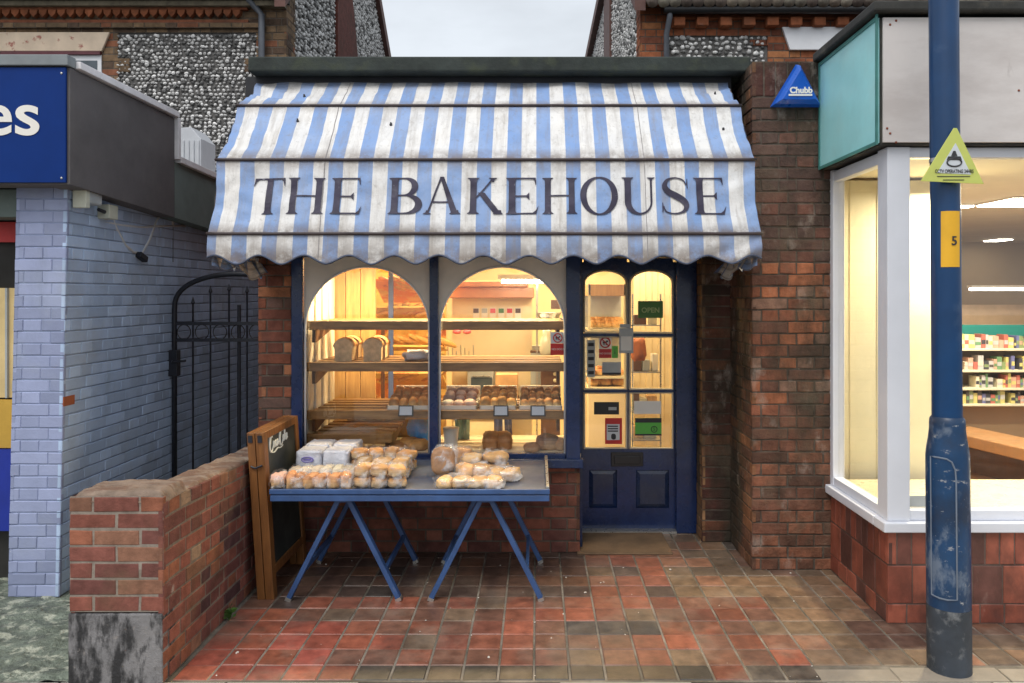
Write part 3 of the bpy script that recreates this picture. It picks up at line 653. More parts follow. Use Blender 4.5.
# bread makers
def crust(dark, pale, k=0):
    def f(u):
        t = max(0, min(1, (u.z + .55) / 1.1)); t = t + .12 * mnoise.noise(u * 4 + Vector((k, k, k))); t = max(0, min(1, t))
        return tuple(lerp(a, b, t) for a, b in zip(pale, dark))
    return f
GOLD, BRN, PALE, DKB, WHT = (.52, .26, .08), (.36, .16, .055), (.62, .44, .24), (.16, .065, .025), (.68, .56, .40)
def roll(name, c, size, label, cat, group, dark=GOLD, pale=PALE, rot=0, seed=0, e=.9, m=None, nz=.06):
    mb = MB(); mb.blob(c, size, e, nz, seed, 18, 10, crust(dark, pale, seed), rot, flat=.75)
    o = mb.build(name, m or bread, None, smooth=True)
    base = Vector((c[0], c[1], c[2] - size[2] * .75)); o.data.transform(Matrix.Translation(-base)); o.location = base
    return tag(o, label, cat, group)
def tin_loaf(c, w_, d_, h_, label, group, rot=0, seed=0, dark=(.50, .27, .10), pale=(.66, .50, .30)):
    """loaf standing on end/side with a domed, overhanging crust"""
    t = thing('tin_loaf', c, label, 'loaf', group); x, y, z = c
    mb = MB(); n = 18; prof = []
    for i in range(n + 1):
        a = math.pi * i / n; prof.append((-math.cos(a) * w_ * .56, h_ * .66 + math.sin(a) * h_ * .34))
    poly = [(-w_ * .47, 0), (-w_ * .49, h_ * .60)] + prof + [(w_ * .49, h_ * .60), (w_ * .47, 0)]
    secs = 6; N_ = len(poly)
    for s_ in range(secs + 1):
        f_ = s_ / secs; k = 1 - .07 * (abs(f_ - .5) * 2) ** 3; yy = y + lerp(-d_ / 2, d_ / 2, f_)
        for a, b in poly: mb.v.append((x + a * k + .004 * mnoise.noise(Vector((a * 30, f_ * 5, seed))), yy, z + b * k))
    for s_ in range(secs):
        for i in range(N_):
            mb.f.append((s_ * N_ + i, s_ * N_ + (i + 1) % N_, (s_ + 1) * N_ + (i + 1) % N_, (s_ + 1) * N_ + i)); zz = poly[i][1] / h_
            mb.c.append(dark if zz > .62 else pale)
    mb.f.append(tuple(range(N_))); mb.c.append(WHT if seed % 2 else pale); mb.f.append(tuple(reversed(range(secs * N_, (secs + 1) * N_)))); mb.c.append(pale)
    mb.build('crust', bread, t, smooth=False, bevel=.006); t.rotation_euler.z = rot; return t
for i, (px, yy, lab) in enumerate(((346, 5.50, 'pale tin loaf on the second window shelf, front one of the left pair'), (352, 5.72, 'pale tin loaf on the second window shelf, rear one of the left pair'),
        (373.5, 5.50, 'pale tin loaf on the second window shelf, front one of the right pair'), (379, 5.72, 'pale tin loaf on the second window shelf, rear one of the right pair'))):
    tin_loaf((PX(px, yy), yy, z2_), .125, .16, .165, lab, 'tin loaves on the second window shelf', seed=i, rot=.05 * (i % 3))
# folded paper bag at right of the second shelf
t = thing('paper_bag', (PX(418, 5.5), 5.5, z2_), 'flat white paper bag lying on the second shelf beside the mullion', 'bag')
MB().blob((PX(418, 5.5), 5.5, z2_ + .035), (.10, .12, .035), .6, .2, 4, 20, 10).build('paper', paper_white, t, smooth=True)
# trays of pastries on shelf 3
def tray(px0, px1, lab, what, grp, dark, pale, n=(4, 2), rad=.036, hgt=.034, glaze=None, top=True):
    x0, x1 = PX(px0, 5.38), PX(px1, 5.38); z = z3_; y0, y1 = 5.34, 5.70
    t = thing('pastry_tray', ((x0 + x1) / 2, y0, z), lab, 'tray', 'white trays on the third shelf')
    mb = MB().box(x0, x1, y0, y1, z, z + .006); e = .006
    for a in ((x0, x0 + e, y0, y1), (x1 - e, x1, y0, y1), (x0, x1, y0, y0 + e), (x0, x1, y1 - e, y1)): mb.box(*a, z + .006, z + .028)
    mb.build('tray_body', tray_white, t)
    # raised back lip
    MB().box(x0, x1, y1 + .001, y1 + .008, z, z + .125).build('back_lip', tray_white, t, bevel=.01)
    w_ = (x1 - x0 - .02) / n[0]; s = 0
    for rr in range(4):
        for i in range(n[0]):
            s += 1; cx = x0 + .01 + w_ * (i + .5) + random.uniform(-.004, .004); cy = y0 + .05 + rr * .08; cz = z + .008 + hgt * .75 + (.0 if rr < 1 else .018 * rr)
            kd = random.uniform(.6, 1.35)
            roll(what[0], (cx, cy, cz), (min(rad, w_ * .54) * random.uniform(.85, 1.15), rad * random.uniform(.85, 1.1), hgt * random.uniform(.85, 1.3)), what[1], what[2], grp, tuple(min(.8, q * kd) for q in dark), tuple(min(.8, q * kd) for q in pale), random.uniform(0, 3), s + px0, .92)
    return t
tray(388, 429, 'white tray of golden plaited pastries at the right of the left window', ('pastry', 'golden brown pastry piled in the tray left of the mullion', 'pastry'), 'pastries in the tray left of the mullion', (.52, .22, .06), (.68, .40, .16), (4, 2), .04, .04)
tray(441, 477, 'white tray of iced pink and white buns right of the mullion', ('iced_bun', 'pink and white iced bun in the tray right of the mullion', 'bun'), 'iced buns right of the mullion', (.80, .60, .52), (.55, .22, .09), (3, 2), .045, .034)
tray(480, 516, 'white tray of mixed golden buns in the middle of the right window', ('bun', 'golden bun in the middle tray of the right window', 'bun'), 'golden buns in the middle tray', (.55, .27, .08), (.70, .46, .2), (4, 2), .042, .04)
tray(519, 562, 'white tray of neat round brown rolls at the right end of the shelf', ('round_roll', 'small round brown roll in the rightmost tray', 'roll'), 'brown rolls in the rightmost tray', (.46, .22, .08), (.70, .50, .27), (5, 2), .036, .034)
for px, lab in ((406, 'price ticket on the third shelf left of the mullion'), (501, 'price ticket in front of the golden buns'), (538, 'price ticket in front of the round brown rolls')):
    x = PX(px, 5.29); t = thing('price_ticket', (x, 5.29, z3_ - .03), lab, 'price ticket', 'price tickets on the third shelf')
    m3 = Matrix.Rotation(R(-12), 3, 'X'); MB().obox((x, 5.285, z3_ + .0), (.052, .004, .038), m3).build('holder', black_plastic, t, bevel=.003)
    MB().obox((x, 5.2795, z3_ + .001), (.042, .001, .029), m3).build('card', card, t)
# loaves on the window board
for i, (px, y, w_, h_, dk, lab) in enumerate(((400, 5.42, .07, .035, BRN, 'brown cob loaf on the window board, leftmost of the row behind the table'), (409, 5.46, .075, .045, GOLD, 'golden cob loaf on the window board, second in the row behind the table'),
        (419, 5.44, .07, .042, GOLD, 'golden cob loaf on the window board, right end of the row by the mullion'),
        (532, 5.40, .06, .03, BRN, 'small brown roll on the window board behind the table corner'), (548, 5.46, .085, .06, DKB, 'dark brown tall loaf on the window board near the right post'), (561, 5.45, .05, .045, BRN, 'brown loaf half hidden by the right window post'))):
    roll('cob_loaf', (PX(px, y), y, .655 + h_ * .75), (w_, .09, h_), lab, 'loaf', 'loaves on the window board', dk, (.45, .26, .12), 0, i * 3 + 1, .8)
for i, (px, lab) in enumerate(((491, 'long brown loaf on the window board, left of two'), (504, 'long brown loaf on the window board, right of two'))):
    roll('long_loaf', (PX(px, 5.5), 5.5, .655 + .05), (.06, .11, .062), lab, 'loaf', 'long loaves on the window board', (.28, .11, .04), (.42, .2, .08), .1 * i, 31 + i, .6)
# blue bag, cup, cloths
t = thing('blue_bag', (PX(423, 5.75), 5.75, .655), 'bright blue plastic bag bunched up beside the mullion', 'bag'); MB().blob((PX(420, 5.6), 5.6, .655 + .13), (.07, .07, .13), .8, .3, 9, 20, 14, nf=2.2).build('plastic', blue_plastic, t, smooth=True)
t = thing('brown_sack', (PX(404, 5.85), 5.85, .655), 'brown board standing low behind the window rolls', 'board'); MB().obox((PX(405, 5.9), 5.9, .655 + .10), (.15, .01, .12), Matrix.Rotation(.1, 3, 'X')).build('board', mat('brown_board', (.28, .15, .05), .6), t, bevel=.004)
t = thing('white_tub', (PX(451, 5.55), 5.55, .655), 'white plastic tub on the window board behind the big round loaf', 'tub')
MB().lathe([(0, 0), (.046, 0), (.056, .12), (.058, .12), (.058, .135), (0, .137)], (PX(451, 5.55), 5.55, .655), 24).build('tub_body', tray_white, t, smooth=False)
t = thing('teal_cloth', (PX(462, 5.8), 5.8, .655), 'pale teal cloth hanging behind the white tub', 'cloth'); MB().grid(lambda u, v: (PX(455, 5.8) + .11 * u, 5.8 + .02 * math.sin(u * 14) * (.3 + v), .655 + .24 * v), 24, 8).build('cloth', teal_cloth, t, smooth=True)
t = thing('navy_cloth', (PX(504, 6.4), 6.4, .40), 'navy and cream folded cloth hanging inside the right window', 'cloth')
MB().grid(lambda u, v: (PX(494, 6.4) + .07 * u + .0 * v, 6.4 + .012 * math.sin(u * 9), .25 + .58 * v - .0 * u), 16, 8).build('left_fold', denim, t, smooth=True)
MB().grid(lambda u, v: (PX(504, 6.4) + .06 * u + .02 * (1 - v), 6.4 + .012 * math.sin(u * 9), .25 + .58 * v), 16, 8).build('right_fold', denim, t, smooth=True)
MB().bar((PX(502.5, 6.38), 6.38, .83), (PX(505.5, 6.38), 6.38, .35), .016, .01).build('cream_tape', tray_white, t)
# back of shop: counter, oven, rack etc.
t = thing('serving_counter', (PX(500, 6.9), 6.9, 0), 'low cream counter behind the right window with pale top', 'counter')
MB().box(PX(455, 6.9), PX(500, 6.9), 6.75, 7.25, .012, .70).build('counter_body', dish_cream, t); MB().box(PX(450, 6.9), PX(502, 6.9), 6.70, 7.28, .70, .73).build('counter_top', pine_shelf, t, bevel=.005)
t = thing('oven', (PX(490, 7.2), 7.2, .74), 'grey oven with dark door on the back counter', 'oven')
MB().box(PX(468, 7.2), PX(494, 7.2), 7.12, 7.36, .74, 1.07).build('body', greyb, t, bevel=.01); MB().box(PX(471, 7.1), PX(492, 7.1), 7.105, 7.12, .80, .98).build('glass_door', dark_lens, t); MB().box(PX(472, 7.1), PX(490, 7.1), 7.08, 7.10, .99, 1.0).build('handle', steel, t)
t = thing('wire_basket', (PX(512, 7.1), 7.1, .73), 'cream box with a dark base on the back counter beside the oven', 'box'); MB().box(PX(496, 7.1), PX(518, 7.1), 7.0, 7.2, .80, 1.02).build('box_body', mat('warm_board', (.6, .36, .18), .6), t, bevel=.004); MB().box(PX(495, 7.1), PX(519, 7.1), 6.98, 7.22, .745, .80).build('base', walnut, t)
# six small cards in a row
for i in range(6):
    px = 476 + i * 8.4; t = thing('photo_card', (PX(px, 7.36), 7.36, PZ(320, 7.36)), 'small picture card in the row pinned on the cream partition', 'card', 'picture cards on the cream partition')
    MB().box(PX(px - 3, 7.38), PX(px + 3, 7.38), 7.385, 7.395, PZ(319, 7.38), PZ(308, 7.38)).build('card', tray_white, t)
    MB().box(PX(px - 2.6, 7.38), PX(px + 2.6, 7.38), 7.382, 7.384, PZ(313, 7.38), PZ(308.5, 7.38)).build('picture', (walnut, greyb, pinkm, dgreen, redm, walnut)[i], t)
for i, px in enumerate((457, 467)):
    t = thing('iced_cake', (PX(px, 6.6), 6.6, 1.40), ('left' if i == 0 else 'right') + ' one of two pink iced cakes hanging under the top shelf', 'cake', 'pink iced cakes')
    MB().blob((PX(px, 6.6), 6.6, PZ(331.5, 6.6)), (.035, .04, .022), .9, .05, i).build('icing', pinkm, t, smooth=True)
# rack of slanting golden boards with baguettes (left window, deep)
t = thing('bread_rack', (PX(408, 6.9), 6.9, .012), 'tall rack of slanting trays full of long golden loaves behind the left window', 'rack')
gold_board = mat('golden_board', (.80, .56, .16), .5, .2, 6, .1, stains=(((.75, .22, .04), 3.2, .52, .58, .8, (1, 1, 2)), ((.45, .12, .05), 5, .6, .64, .8, None)))
for px in (391, 437): MB().box(PX(px - 2.2, 6.7), PX(px + 2.2, 6.7), 6.68, 6.72, .012, 2.25).build('upright', mat('rack_blue', (.10, .16, .40), .5) if px == 391 else walnut, t)
MB().box(PX(381, 6.6), PX(384, 6.6), 6.6, 6.63, .012, 1.45).build('upright', walnut, t)
rn = random.Random(5)
for i, py in enumerate((288, 314, 345, 378, 405)):
    zc = PZ(py, 6.9); m3 = Matrix.Rotation(R(-22 if i != 2 else -8), 3, 'X'); MB().obox((PX(412, 6.95), 6.95, zc - .03), (.30, .26, .008), m3).build('sloping_tray', gold_board, t)
MB().box(PX(375, 7.3), PX(446, 7.3), 7.3, 7.33, .3, 2.2).build('back_board', gold_board, t)
n_ = 0
for i, py in enumerate((288, 314, 345, 378, 405)):
    zc = PZ(py, 6.9)
    for j in range(6):
        n_ += 1; a = rn.uniform(-.35, .35) + (.9 if i % 2 else -.9); cx = PX(392, 6.85) + .085 * j + rn.uniform(-.02, .02)
        mb = MB(); mb.blob((0, 0, 0), (.032, .16, .028), .8, .05, n_, 12, 14, crust((.55, .22, .05), (.72, .44, .14), n_), 0)
        o = mb.build('baguette', bread, None, smooth=True); o.location = (cx, 6.82 + rn.uniform(-.03, .03), zc + .035 + .01 * (j % 2)); o.rotation_euler = (R(-22), rn.uniform(-.1, .1), a)
        tag(o, 'golden long loaf lying on the slanting rack behind the left window, row %s' % ('top', 'second from top', 'middle', 'second from bottom', 'bottom')[i], 'loaf', 'long loaves on the slanting rack')
# dark rack and jar shelf at right
t = thing('dark_shelf_unit', (PX(552, 7.0), 7.0, .012), 'dark narrow shelf unit with pale knobs behind the right window', 'shelf unit')
MB().box(PX(541, 7), PX(560, 7), 7.0, 7.3, .35, PZ(366, 7)).build('case', walnut, t)
for i in range(4):
    MB().blob((PX(555, 6.98), 6.98, PZ(374 + i * 6.5, 6.98)), (.016, .016, .016)).build('knob', shelf_metal, t, smooth=True)
t = thing('wall_shelf', (PX(550, 7.1), 7.1, 1.5), 'metal shelf with pans high at the right of the window interior', 'shelf')
MB().box(PX(536, 7.1), PX(563, 7.1), 7.0, 7.3, PZ(320, 7.1), PZ(318, 7.1)).build('board', steel, t); MB().lathe([(0, 0), (.09, 0), (.12, .05), (.11, .05), (0, .02)], (PX(549, 7.1), 7.12, PZ(318, 7.1)), 20).build('pan', steel, t)
MB().box(PX(536, 7.1), PX(538, 7.1), 7.1, 7.13, 0.012, 2.3).build('upright', steel, t)
MB().box(PX(551, 7.2), PX(560, 7.2), 7.2, 7.22, PZ(309, 7.2), PZ(300, 7.2)).build('notice', walnut, t)
t = thing('glass_jar', (PX(547, 6.9), 6.9, 1.2), 'tall pale jug standing on the second shelf level at the right', 'jug')
MB().lathe([(0, 0), (.05, 0), (.07, .06), (.06, .16), (.035, .2), (.045, .24), (.03, .24), (0, .02)], (PX(547, 6.9), 6.9, PZ(357, 6.9)), 20).build('jug_body', mat('jug_glass', (.5, .5, .42), .2, .1), t, smooth=True)
MB().box(PX(540, 6.9), PX(560, 6.9), 6.8, 7.0, PZ(357, 6.9) - .02, PZ(357, 6.9)).build('stand', walnut, t)
# cabinet seen through the door
t = thing('pie_cabinet', (PX(603, 6.6), 6.6, .012), 'glass fronted warming cabinet with pastries seen through the left door panes', 'cabinet')
x0, x1 = PX(588, 6.6), PX(626, 6.6)
MB().box(x0, x1, 6.6, 7.0, .012, .95).build('body', dish_cream, t, bevel=.006)
MB().box(x0, x1, 6.58, 7.0, PZ(296, 6.6), PZ(284, 6.6)).build('hood', pine, t, bevel=.006)
for zz in (PZ(329, 6.6), PZ(377, 6.6)): MB().box(x0, x1, 6.6, 7.0, zz - .015, zz).build('shelf_plate', shelf_metal, t)
for xx in (x0, x1 - .02): MB().box(xx, xx + .02, 6.58, 6.60, .95, PZ(284, 6.6)).build('corner_post', shelf_metal, t)
MB().box(x0, x1, 6.98, 7.0, .95, 1.8).build('back_panel', greyb, t)
for i in range(12):
    roll('pasty', (lerp(x0 + .05, x1 - .05, (i % 6) / 5), 6.70 + .1 * (i // 6), (PZ(329, 6.6) if True else 0) + .035 + .03 * (i // 6)), (.035, .05, .035), 'golden pasty on the upper shelf of the warming cabinet', 'pasty', 'pasties in the warming cabinet', (.55, .27, .08), (.68, .45, .2), i, i)
for i in range(10):
    roll('sausage_roll', (lerp(x0 + .05, x1 - .05, (i % 5) / 4), 6.70 + .1 * (i // 5), PZ(377, 6.6) + .03 + .02 * (i // 5)), (.03, .05, .03), 'golden sausage roll on the lower shelf of the warming cabinet', 'pastry', 'sausage rolls in the warming cabinet', (.58, .25, .1), (.68, .45, .2), i, i + 20)
for i in range(6):
    roll('cob_loaf', (lerp(x0 + .06, x1 - .06, (i % 3) / 2), 6.72 + .12 * (i // 3), .95 + .04), (.06, .06, .045), 'round loaf at the bottom of the warming cabinet', 'loaf', 'round loaves in the warming cabinet', (.50, .2, .07), (.68, .45, .2), i, i + 40)
t = thing('rust_bag', (PX(641, 6.2), 6.2, 1.35), 'rust coloured bag hanging inside the middle right door pane', 'bag'); MB().blob((PX(638, 6.2), 6.2, PZ(349, 6.2)), (.06, .05, .09), .6, .15, 3).build('bag_body', mat('rust_cloth', (.36, .11, .04), .7, .3), t, smooth=True)
mb = MB()
for i in range(9): mb.box(PX(634, 7.0) + i * .055, PX(634, 7.0) + i * .055 + .052, 7.0 + .012 * (i % 2), 7.02 + .012 * (i % 2), .012, 2.4)
tag(mb.build('hanging_strips', dish_cream), 'cream vertical strip curtain behind the right door panes', 'strip curtain')
# clutter on the counters
rn = random.Random(44)
for i, (px, Y, z, w_, h_, m, lab, cat) in enumerate(((458, 6.9, .73, .10, .16, walnut, 'dark box at the left end of the back counter', 'box'), (466, 6.8, .73, .07, .10, greyb, 'grey tin beside the dark box on the back counter', 'tin'),
        (540, 7.6, 1.0, .16, .22, steel, 'steel pan high behind the right window post', 'pan'), (536, 7.2, .9, .10, .30, greyb, 'grey bin beside the dark shelf unit', 'bin'), (566, 7.6, 1.62, .14, .14, walnut, 'brown box behind the no dogs sticker', 'box'))):
    t = thing('storage_box', (PX(px, Y), Y, z), lab, cat); MB().box(PX(px, Y) - w_ / 2, PX(px, Y) + w_ / 2, Y, Y + .12, z, z + h_).build('body', m, t, bevel=.006)
    MB().box(PX(px, Y) - w_ / 2 - .004, PX(px, Y) + w_ / 2 + .004, Y - .004, Y + .124, z + h_ + .001, z + h_ + .02).build('lid', (steel, walnut)[i % 2], t, bevel=.003)
for i in range(7):
    px = 448 + i * 4.2; Y = 7.1; t = thing('hanging_utensil', (PX(px, Y), Y, 1.5), 'utensil hanging in the row on the left edge of the cream partition', 'utensil', 'utensils hanging by the cream partition')
    zt = PZ(345 + 3 * (i % 3), Y); MB().tube([(PX(px, Y), Y, zt), (PX(px + .5, Y), Y, zt - .12)], .005, 6).build('handle', steel, t); MB().blob((PX(px + .5, Y), Y, zt - .15), (.02, .006, .035)).build('blade', (steel, walnut, pinkm)[i % 3], t, smooth=True)
# wire rack of bags and shelves behind the right-hand door panes
t = thing('door_side_rack', (PX(648, 6.3), 6.3, .012), 'open metal rack with boxes seen through the right door panes', 'rack')
for px in (632, 660): MB().box(PX(px, 6.3), PX(px + 1.4, 6.3), 6.3, 6.32, .012, 1.75).build('upright', steel, t)
for py in (325, 372, 412, 440): MB().box(PX(632, 6.3), PX(661, 6.3), 6.3, 6.6, PZ(py, 6.3) - .008, PZ(py, 6.3)).build('rack_shelf', steel, t)
for i, (px, py, w_, h_, c) in enumerate(((637, 372, .07, .12, walnut), (646, 372, .06, .09, greyb), (655, 372, .05, .14, tray_white), (636, 412, .05, .15, walnut), (643, 412, .06, .10, shelf_metal), (652, 412, .08, .12, pine), (638, 440, .08, .10, pine), (650, 440, .10, .08, greyb), (640, 325, .10, .08, walnut), (653, 325, .06, .12, shelf_metal))):
    tag(MB().box(PX(px, 6.4) - w_ / 2, PX(px, 6.4) + w_ / 2, 6.38, 6.5, PZ(py, 6.3) + .001, PZ(py, 6.3) + h_).build('stock_box', c, bevel=.004), 'small box or packet on the metal rack behind the right door panes', 'box', 'stock on the rack behind the door')
# second row of lower bread trays behind the left window
for i in range(5):
    roll('brown_roll', (PX(352 + i * 9, 5.85), 5.85, z4_ + .03), (.045, .05, .035), 'brown roll at the back of the lowest shelf on the left', 'roll', 'brown rolls on the lowest shelf', BRN, PALE, i, 70 + i)
# ceiling tubes (lit)
for x, y, lab in ((PX(524, 6.9), 6.9, 'lit fluorescent tube on the bakery ceiling seen in the right window'),):
    t = thing('ceiling_tube', (x, y, PZ(281.5, 6.9) - .02), lab, 'lamp'); MB().tube([(x - .20, y, PZ(281.5, 6.9)), (x + .20, y, PZ(281.5, 6.9))], .016, 10).build('tube', tube_lit, t)
    MB().box(x - .23, x + .23, y - .03, y + .03, PZ(281.5, 6.9) + .02, PZ(281.5, 6.9) + .06).build('housing', tray_white, t)
WARM = (1, .74, .38)
area('window_lamp', (-1.1, 5.75, 2.05), .9, 33, WARM, (R(-8), 0, 0), .15); area('window_lamp', (-.25, 5.75, 2.05), .8, 33, WARM, (R(-8), 0, 0), .15)
area('room_lamp', (-.6, 7.2, 2.5), 1.2, 55, WARM, (0, 0, 0), .3); area('room_lamp', (.9, 6.6, 2.5), .8, 30, WARM, (0, 0, 0), .3); area('room_lamp', (.4, 8.2, 2.5), 1.2, 30, WARM, (0, 0, 0), .3)

# ------------------------------------------------------------------ awning
aw = thing('awning', (-.30, 5.2, 1.9), 'large blue and white striped awning with dark serif lettering over the bakery front', 'awning')
PROF = [(5.20, 3.196), (4.85, 2.933), (4.53, 2.537), (4.41, 2.093), (4.385, 1.925)]
CUM = [0]
for a, b in zip(PROF, PROF[1:]): CUM.append(CUM[-1] + math.dist(a, b))
AX0, AX1 = -1.885, 1.283
def aw_pt(x, s, lift=0):
    for i in range(len(PROF) - 1):
        if s <= CUM[i + 1] or i == len(PROF) - 2: break
    t = (s - CUM[i]) / (CUM[i + 1] - CUM[i]); y = lerp(PROF[i][0], PROF[i + 1][0], t); z = lerp(PROF[i][1], PROF[i + 1][1], t)
    dy, dzz = PROF[i + 1][0] - PROF[i][0], PROF[i + 1][1] - PROF[i][1]; l = math.hypot(dy, dzz); ny, nz = dzz / l, -dy / l
    tt = max(0, min(1, t)); sag = math.sin(math.pi * tt)
    if i == 3: sag = tt
    edge = min(1, min(x - AX0, AX1 - x) / .5); near = 1 - max(0, edge)
    wr = .012 * mnoise.noise(Vector((x * 2.6, s * 3.2, i * 4))) + .010 * mnoise.noise(Vector((x * 3.5 + s * 7, s * 5 - x * 2, i + 9))) + .006 * mnoise.noise(Vector((x * 7 + s * 9, s * 8, i))) + near * .026 * mnoise.noise(Vector(((x * 6 - s * 13 * (1 if x < 0 else -1)), s * 3, 5)))
    off = -.006 * (sag if i < 3 else 0) + wr * (sag if i < 3 else .3 + sag) + lift
    if i == 3: off += .008 * math.sin(x * 24) * tt
    # side pull: fabric edge slightly drawn in between the bars
    return Vector((x, y + ny * off, z + nz * off)) , sag if i < 3 else 0
S3, S4 = CUM[3], CUM[4]
SC = .256
def hem(x): return S4 + .006 - .052 * (.5 - .5 * math.cos(2 * math.pi * (x + 1.712) / SC)) ** .85
def can(u, v):
    x = lerp(AX0, AX1, u); s = lerp(0, S3, v); p, sg = aw_pt(x, s); p.x += .018 * sg * ((.5 - u) * 2) ** 5; return p
mb = MB().grid(can, 300, 84, lambda u, v: (lerp(AX0, AX1, u), lerp(0, S3, v)))
mb.build('canopy', canvas, aw, smooth=True)
def val(u, v):
    x = lerp(AX0, AX1, u); s = lerp(S3 + .002, hem(x), v); return aw_pt(x, s)[0]
MB().grid(val, 400, 14, lambda u, v: (lerp(AX0, AX1, u), lerp(S3, hem(lerp(AX0, AX1, u)), v))).build('valance', canvas, aw, smooth=True)
MB().tube([aw_pt(lerp(AX0, AX1, i / 300), hem(lerp(AX0, AX1, i / 300)), .001)[0] for i in range(301)], .0058, 6).build('hem_binding', binding, aw, smooth=True)
for i in (1, 2, 3):
    p = [aw_pt(lerp(AX0 - .004, AX1 + .004, j / 60), CUM[i], .0)[0] for j in range(61)]
    for q in p: q.y = PROF[i][0] - .006; q.z = PROF[i][1] + .002 + .002 * mnoise.noise(Vector((q.x * 5, i, 0)))
    MB().tube(p, .009, 8).build('frame_bar', barm, aw, smooth=True)
MB().tube([(AX0, 5.19, 3.190), (AX1, 5.19, 3.190)], .010, 8).build('top_rail', trim_white, aw)
for sx in (.075, -1.16):   # seams
    MB().tube([aw_pt(.63, lerp(.0, S4 - .03, j / 60), .0015)[0] for j in range(61)], .0022, 5).build('seam', mat('seam_thread', (.3, .28, .28), .8), aw) if sx > 0 else MB().tube([aw_pt(-1.245, lerp(.0, S4 - .03, j / 60), .0015)[0] for j in range(61)], .0022, 5).build('seam', MATS['seam_thread'], aw)
# end panels with gathered skirts that hang a little below the valance
for X_, sg in ((AX0, 1), (AX1, -1)):
    def endp(u, v, X_=X_, sg=sg):
        # u along the profile, v towards the hinge at the wall
        s = lerp(.02, S4 - .03, u); p = aw_pt(X_, s)[0]; h = Vector((X_ + sg * .01, 5.16, 1.95)); q = p.lerp(h, v * .98)
        q.x = X_ + sg * (.012 + .012 * math.sin(u * 60) * v); return q
    MB().grid(endp, 90, 14, lambda u, v: (u * 1.3, v)).build('end_panel', canvas, aw, smooth=True)
    def skirt(u, v, X_=X_, sg=sg):
        y = lerp(4.42, 5.22, u); zb = 1.90 - .05 * math.sin(max(0, min(1, (u - .45) / .55)) * math.pi) ** .7 + .012 * math.cos(u * 40)
        return (X_ + sg * (.02 + .05 * math.sin(u * 26) * v * .5 + .05 * v * u), y, lerp(1.96, zb, v))
    MB().grid(skirt, 70, 8, lambda u, v: (u * .9, v)).build('end_skirt', canvas, aw, smooth=True)
for i, (x_, s_) in enumerate(((PX(297, 4.75), .58), (PX(303, 4.95), .28), (PX(393, 4.8), .62), (PX(722, 4.75), .66), (PX(715, 5.0), .25))):
    q_ = aw_pt(x_, s_, .004)[0]; MB().blob(q_, (.008, .008, .012), .9, .3, i, 8, 6).build('hole', printm, aw)
# arms under the canopy
for X_ in (AX0 + .03, AX1 - .03, -.3):
    mb = MB()
    for i in (1, 2, 3): mb.tube([(X_, 5.17, 1.99), (X_, PROF[i][0] + .01, PROF[i][1] - .012)], .009, 6)
    mb.build('folding_arm', barm, aw)

# awning lettering ---------------------------------------------------------
class LT:
    """letters in units of cap height; strokes become thin strips laid on the canvas"""
    def __init__(s, px0, px1, wid): s.x0 = px0; s.k = (px1 - px0) / wid; s.n = 0
LM = MB(); layer = [0]
def lpos(L, a, b):
    px = L.x0 + a * L.k; s = lerp(CUM[2] + (CUM[3] - CUM[2]) * .735, CUM[2] + (CUM[3] - CUM[2]) * .245, b); x = (px - VX) * 4.47 / F
    # use a fixed real lettering plane depth (4.47 m) to turn spacing into metres
    return aw_pt(x, s, .0040 + layer[0] * .00012)[0]
def quadstrip(L, A, B):
    layer[0] = (layer[0] + 1) % 24; o = len(LM.v)
    for a, b in zip(A, B): LM.v.append(tuple(lpos(L, *a))); LM.v.append(tuple(lpos(L, *b)))
    for i in range(len(A) - 1): LM.f.append((o + 2 * i, o + 2 * i + 1, o + 2 * i + 3, o + 2 * i + 2)); LM.c.append(None)
def line(L, p, q, w0, w1=None, n=10, horiz=False):
    w1 = w0 if w1 is None else w1; A = []; B = []
    for i in range(n + 1):
        t = i / n; x, y = lerp(p[0], q[0], t), lerp(p[1], q[1], t); h = lerp(w0, w1, t) / 2
        if horiz: A.append((x, y - h)); B.append((x, y + h))
        else: A.append((x - h, y)); B.append((x + h, y))
    quadstrip(L, A, B)
def curve(L, pts, ws):
    A = []; B = []; n = len(pts)
    for i, (x, y) in enumerate(pts):
        x0, y0 = pts[max(0, i - 1)]; x1, y1 = pts[min(n - 1, i + 1)]; dx, dy = x1 - x0, y1 - y0; l = math.hypot(dx, dy) or 1; h = ws[i] / 2
        A.append((x - dy / l * h, y + dx / l * h)); B.append((x + dy / l * h, y - dx / l * h))
    quadstrip(L, A, B)
TK, TN = .172, .042
def serif(L, x, y, wd=TK, up=1, ext=.075):
    # flared foot
    quadstrip(L, [(x - wd / 2 - ext, y), (x - wd / 2 - ext * .9, y + up * .02), (x - wd / 2 - ext * .25, y + up * .045), (x - wd / 2, y + up * .11)],
              [(x + wd / 2 + ext, y), (x + wd / 2 + ext * .9, y + up * .02), (x + wd / 2 + ext * .25, y + up * .045), (x + wd / 2, y + up * .11)])
def stem(L, x, wd=TK, top=True, bot=True):
    line(L, (x, 0), (x, 1), wd)
    if bot: serif(L, x, 0, wd, 1)
    if top: serif(L, x, 1, wd, -1)
def beak(L, x, y, dy, w_=.10):
    quadstrip(L, [(x - w_, y), (x - w_ * .35, y + dy * .35), (x - .012, y + dy)], [(x, y), (x + .006, y + dy * .35), (x + .006, y + dy)])
def T_(a, b):
    L = LT(a, b, .9); stem(L, .45, top=False); line(L, (.03, .98), (.87, .98), TN, n=14, horiz=True); beak(L, .87, .98, -.2, .14)
    quadstrip(L, [(.03 + .14, .98), (.03 + .05, .98 - .07), (.018, .78)], [(.03, .98), (.024, .91), (.006, .78)])
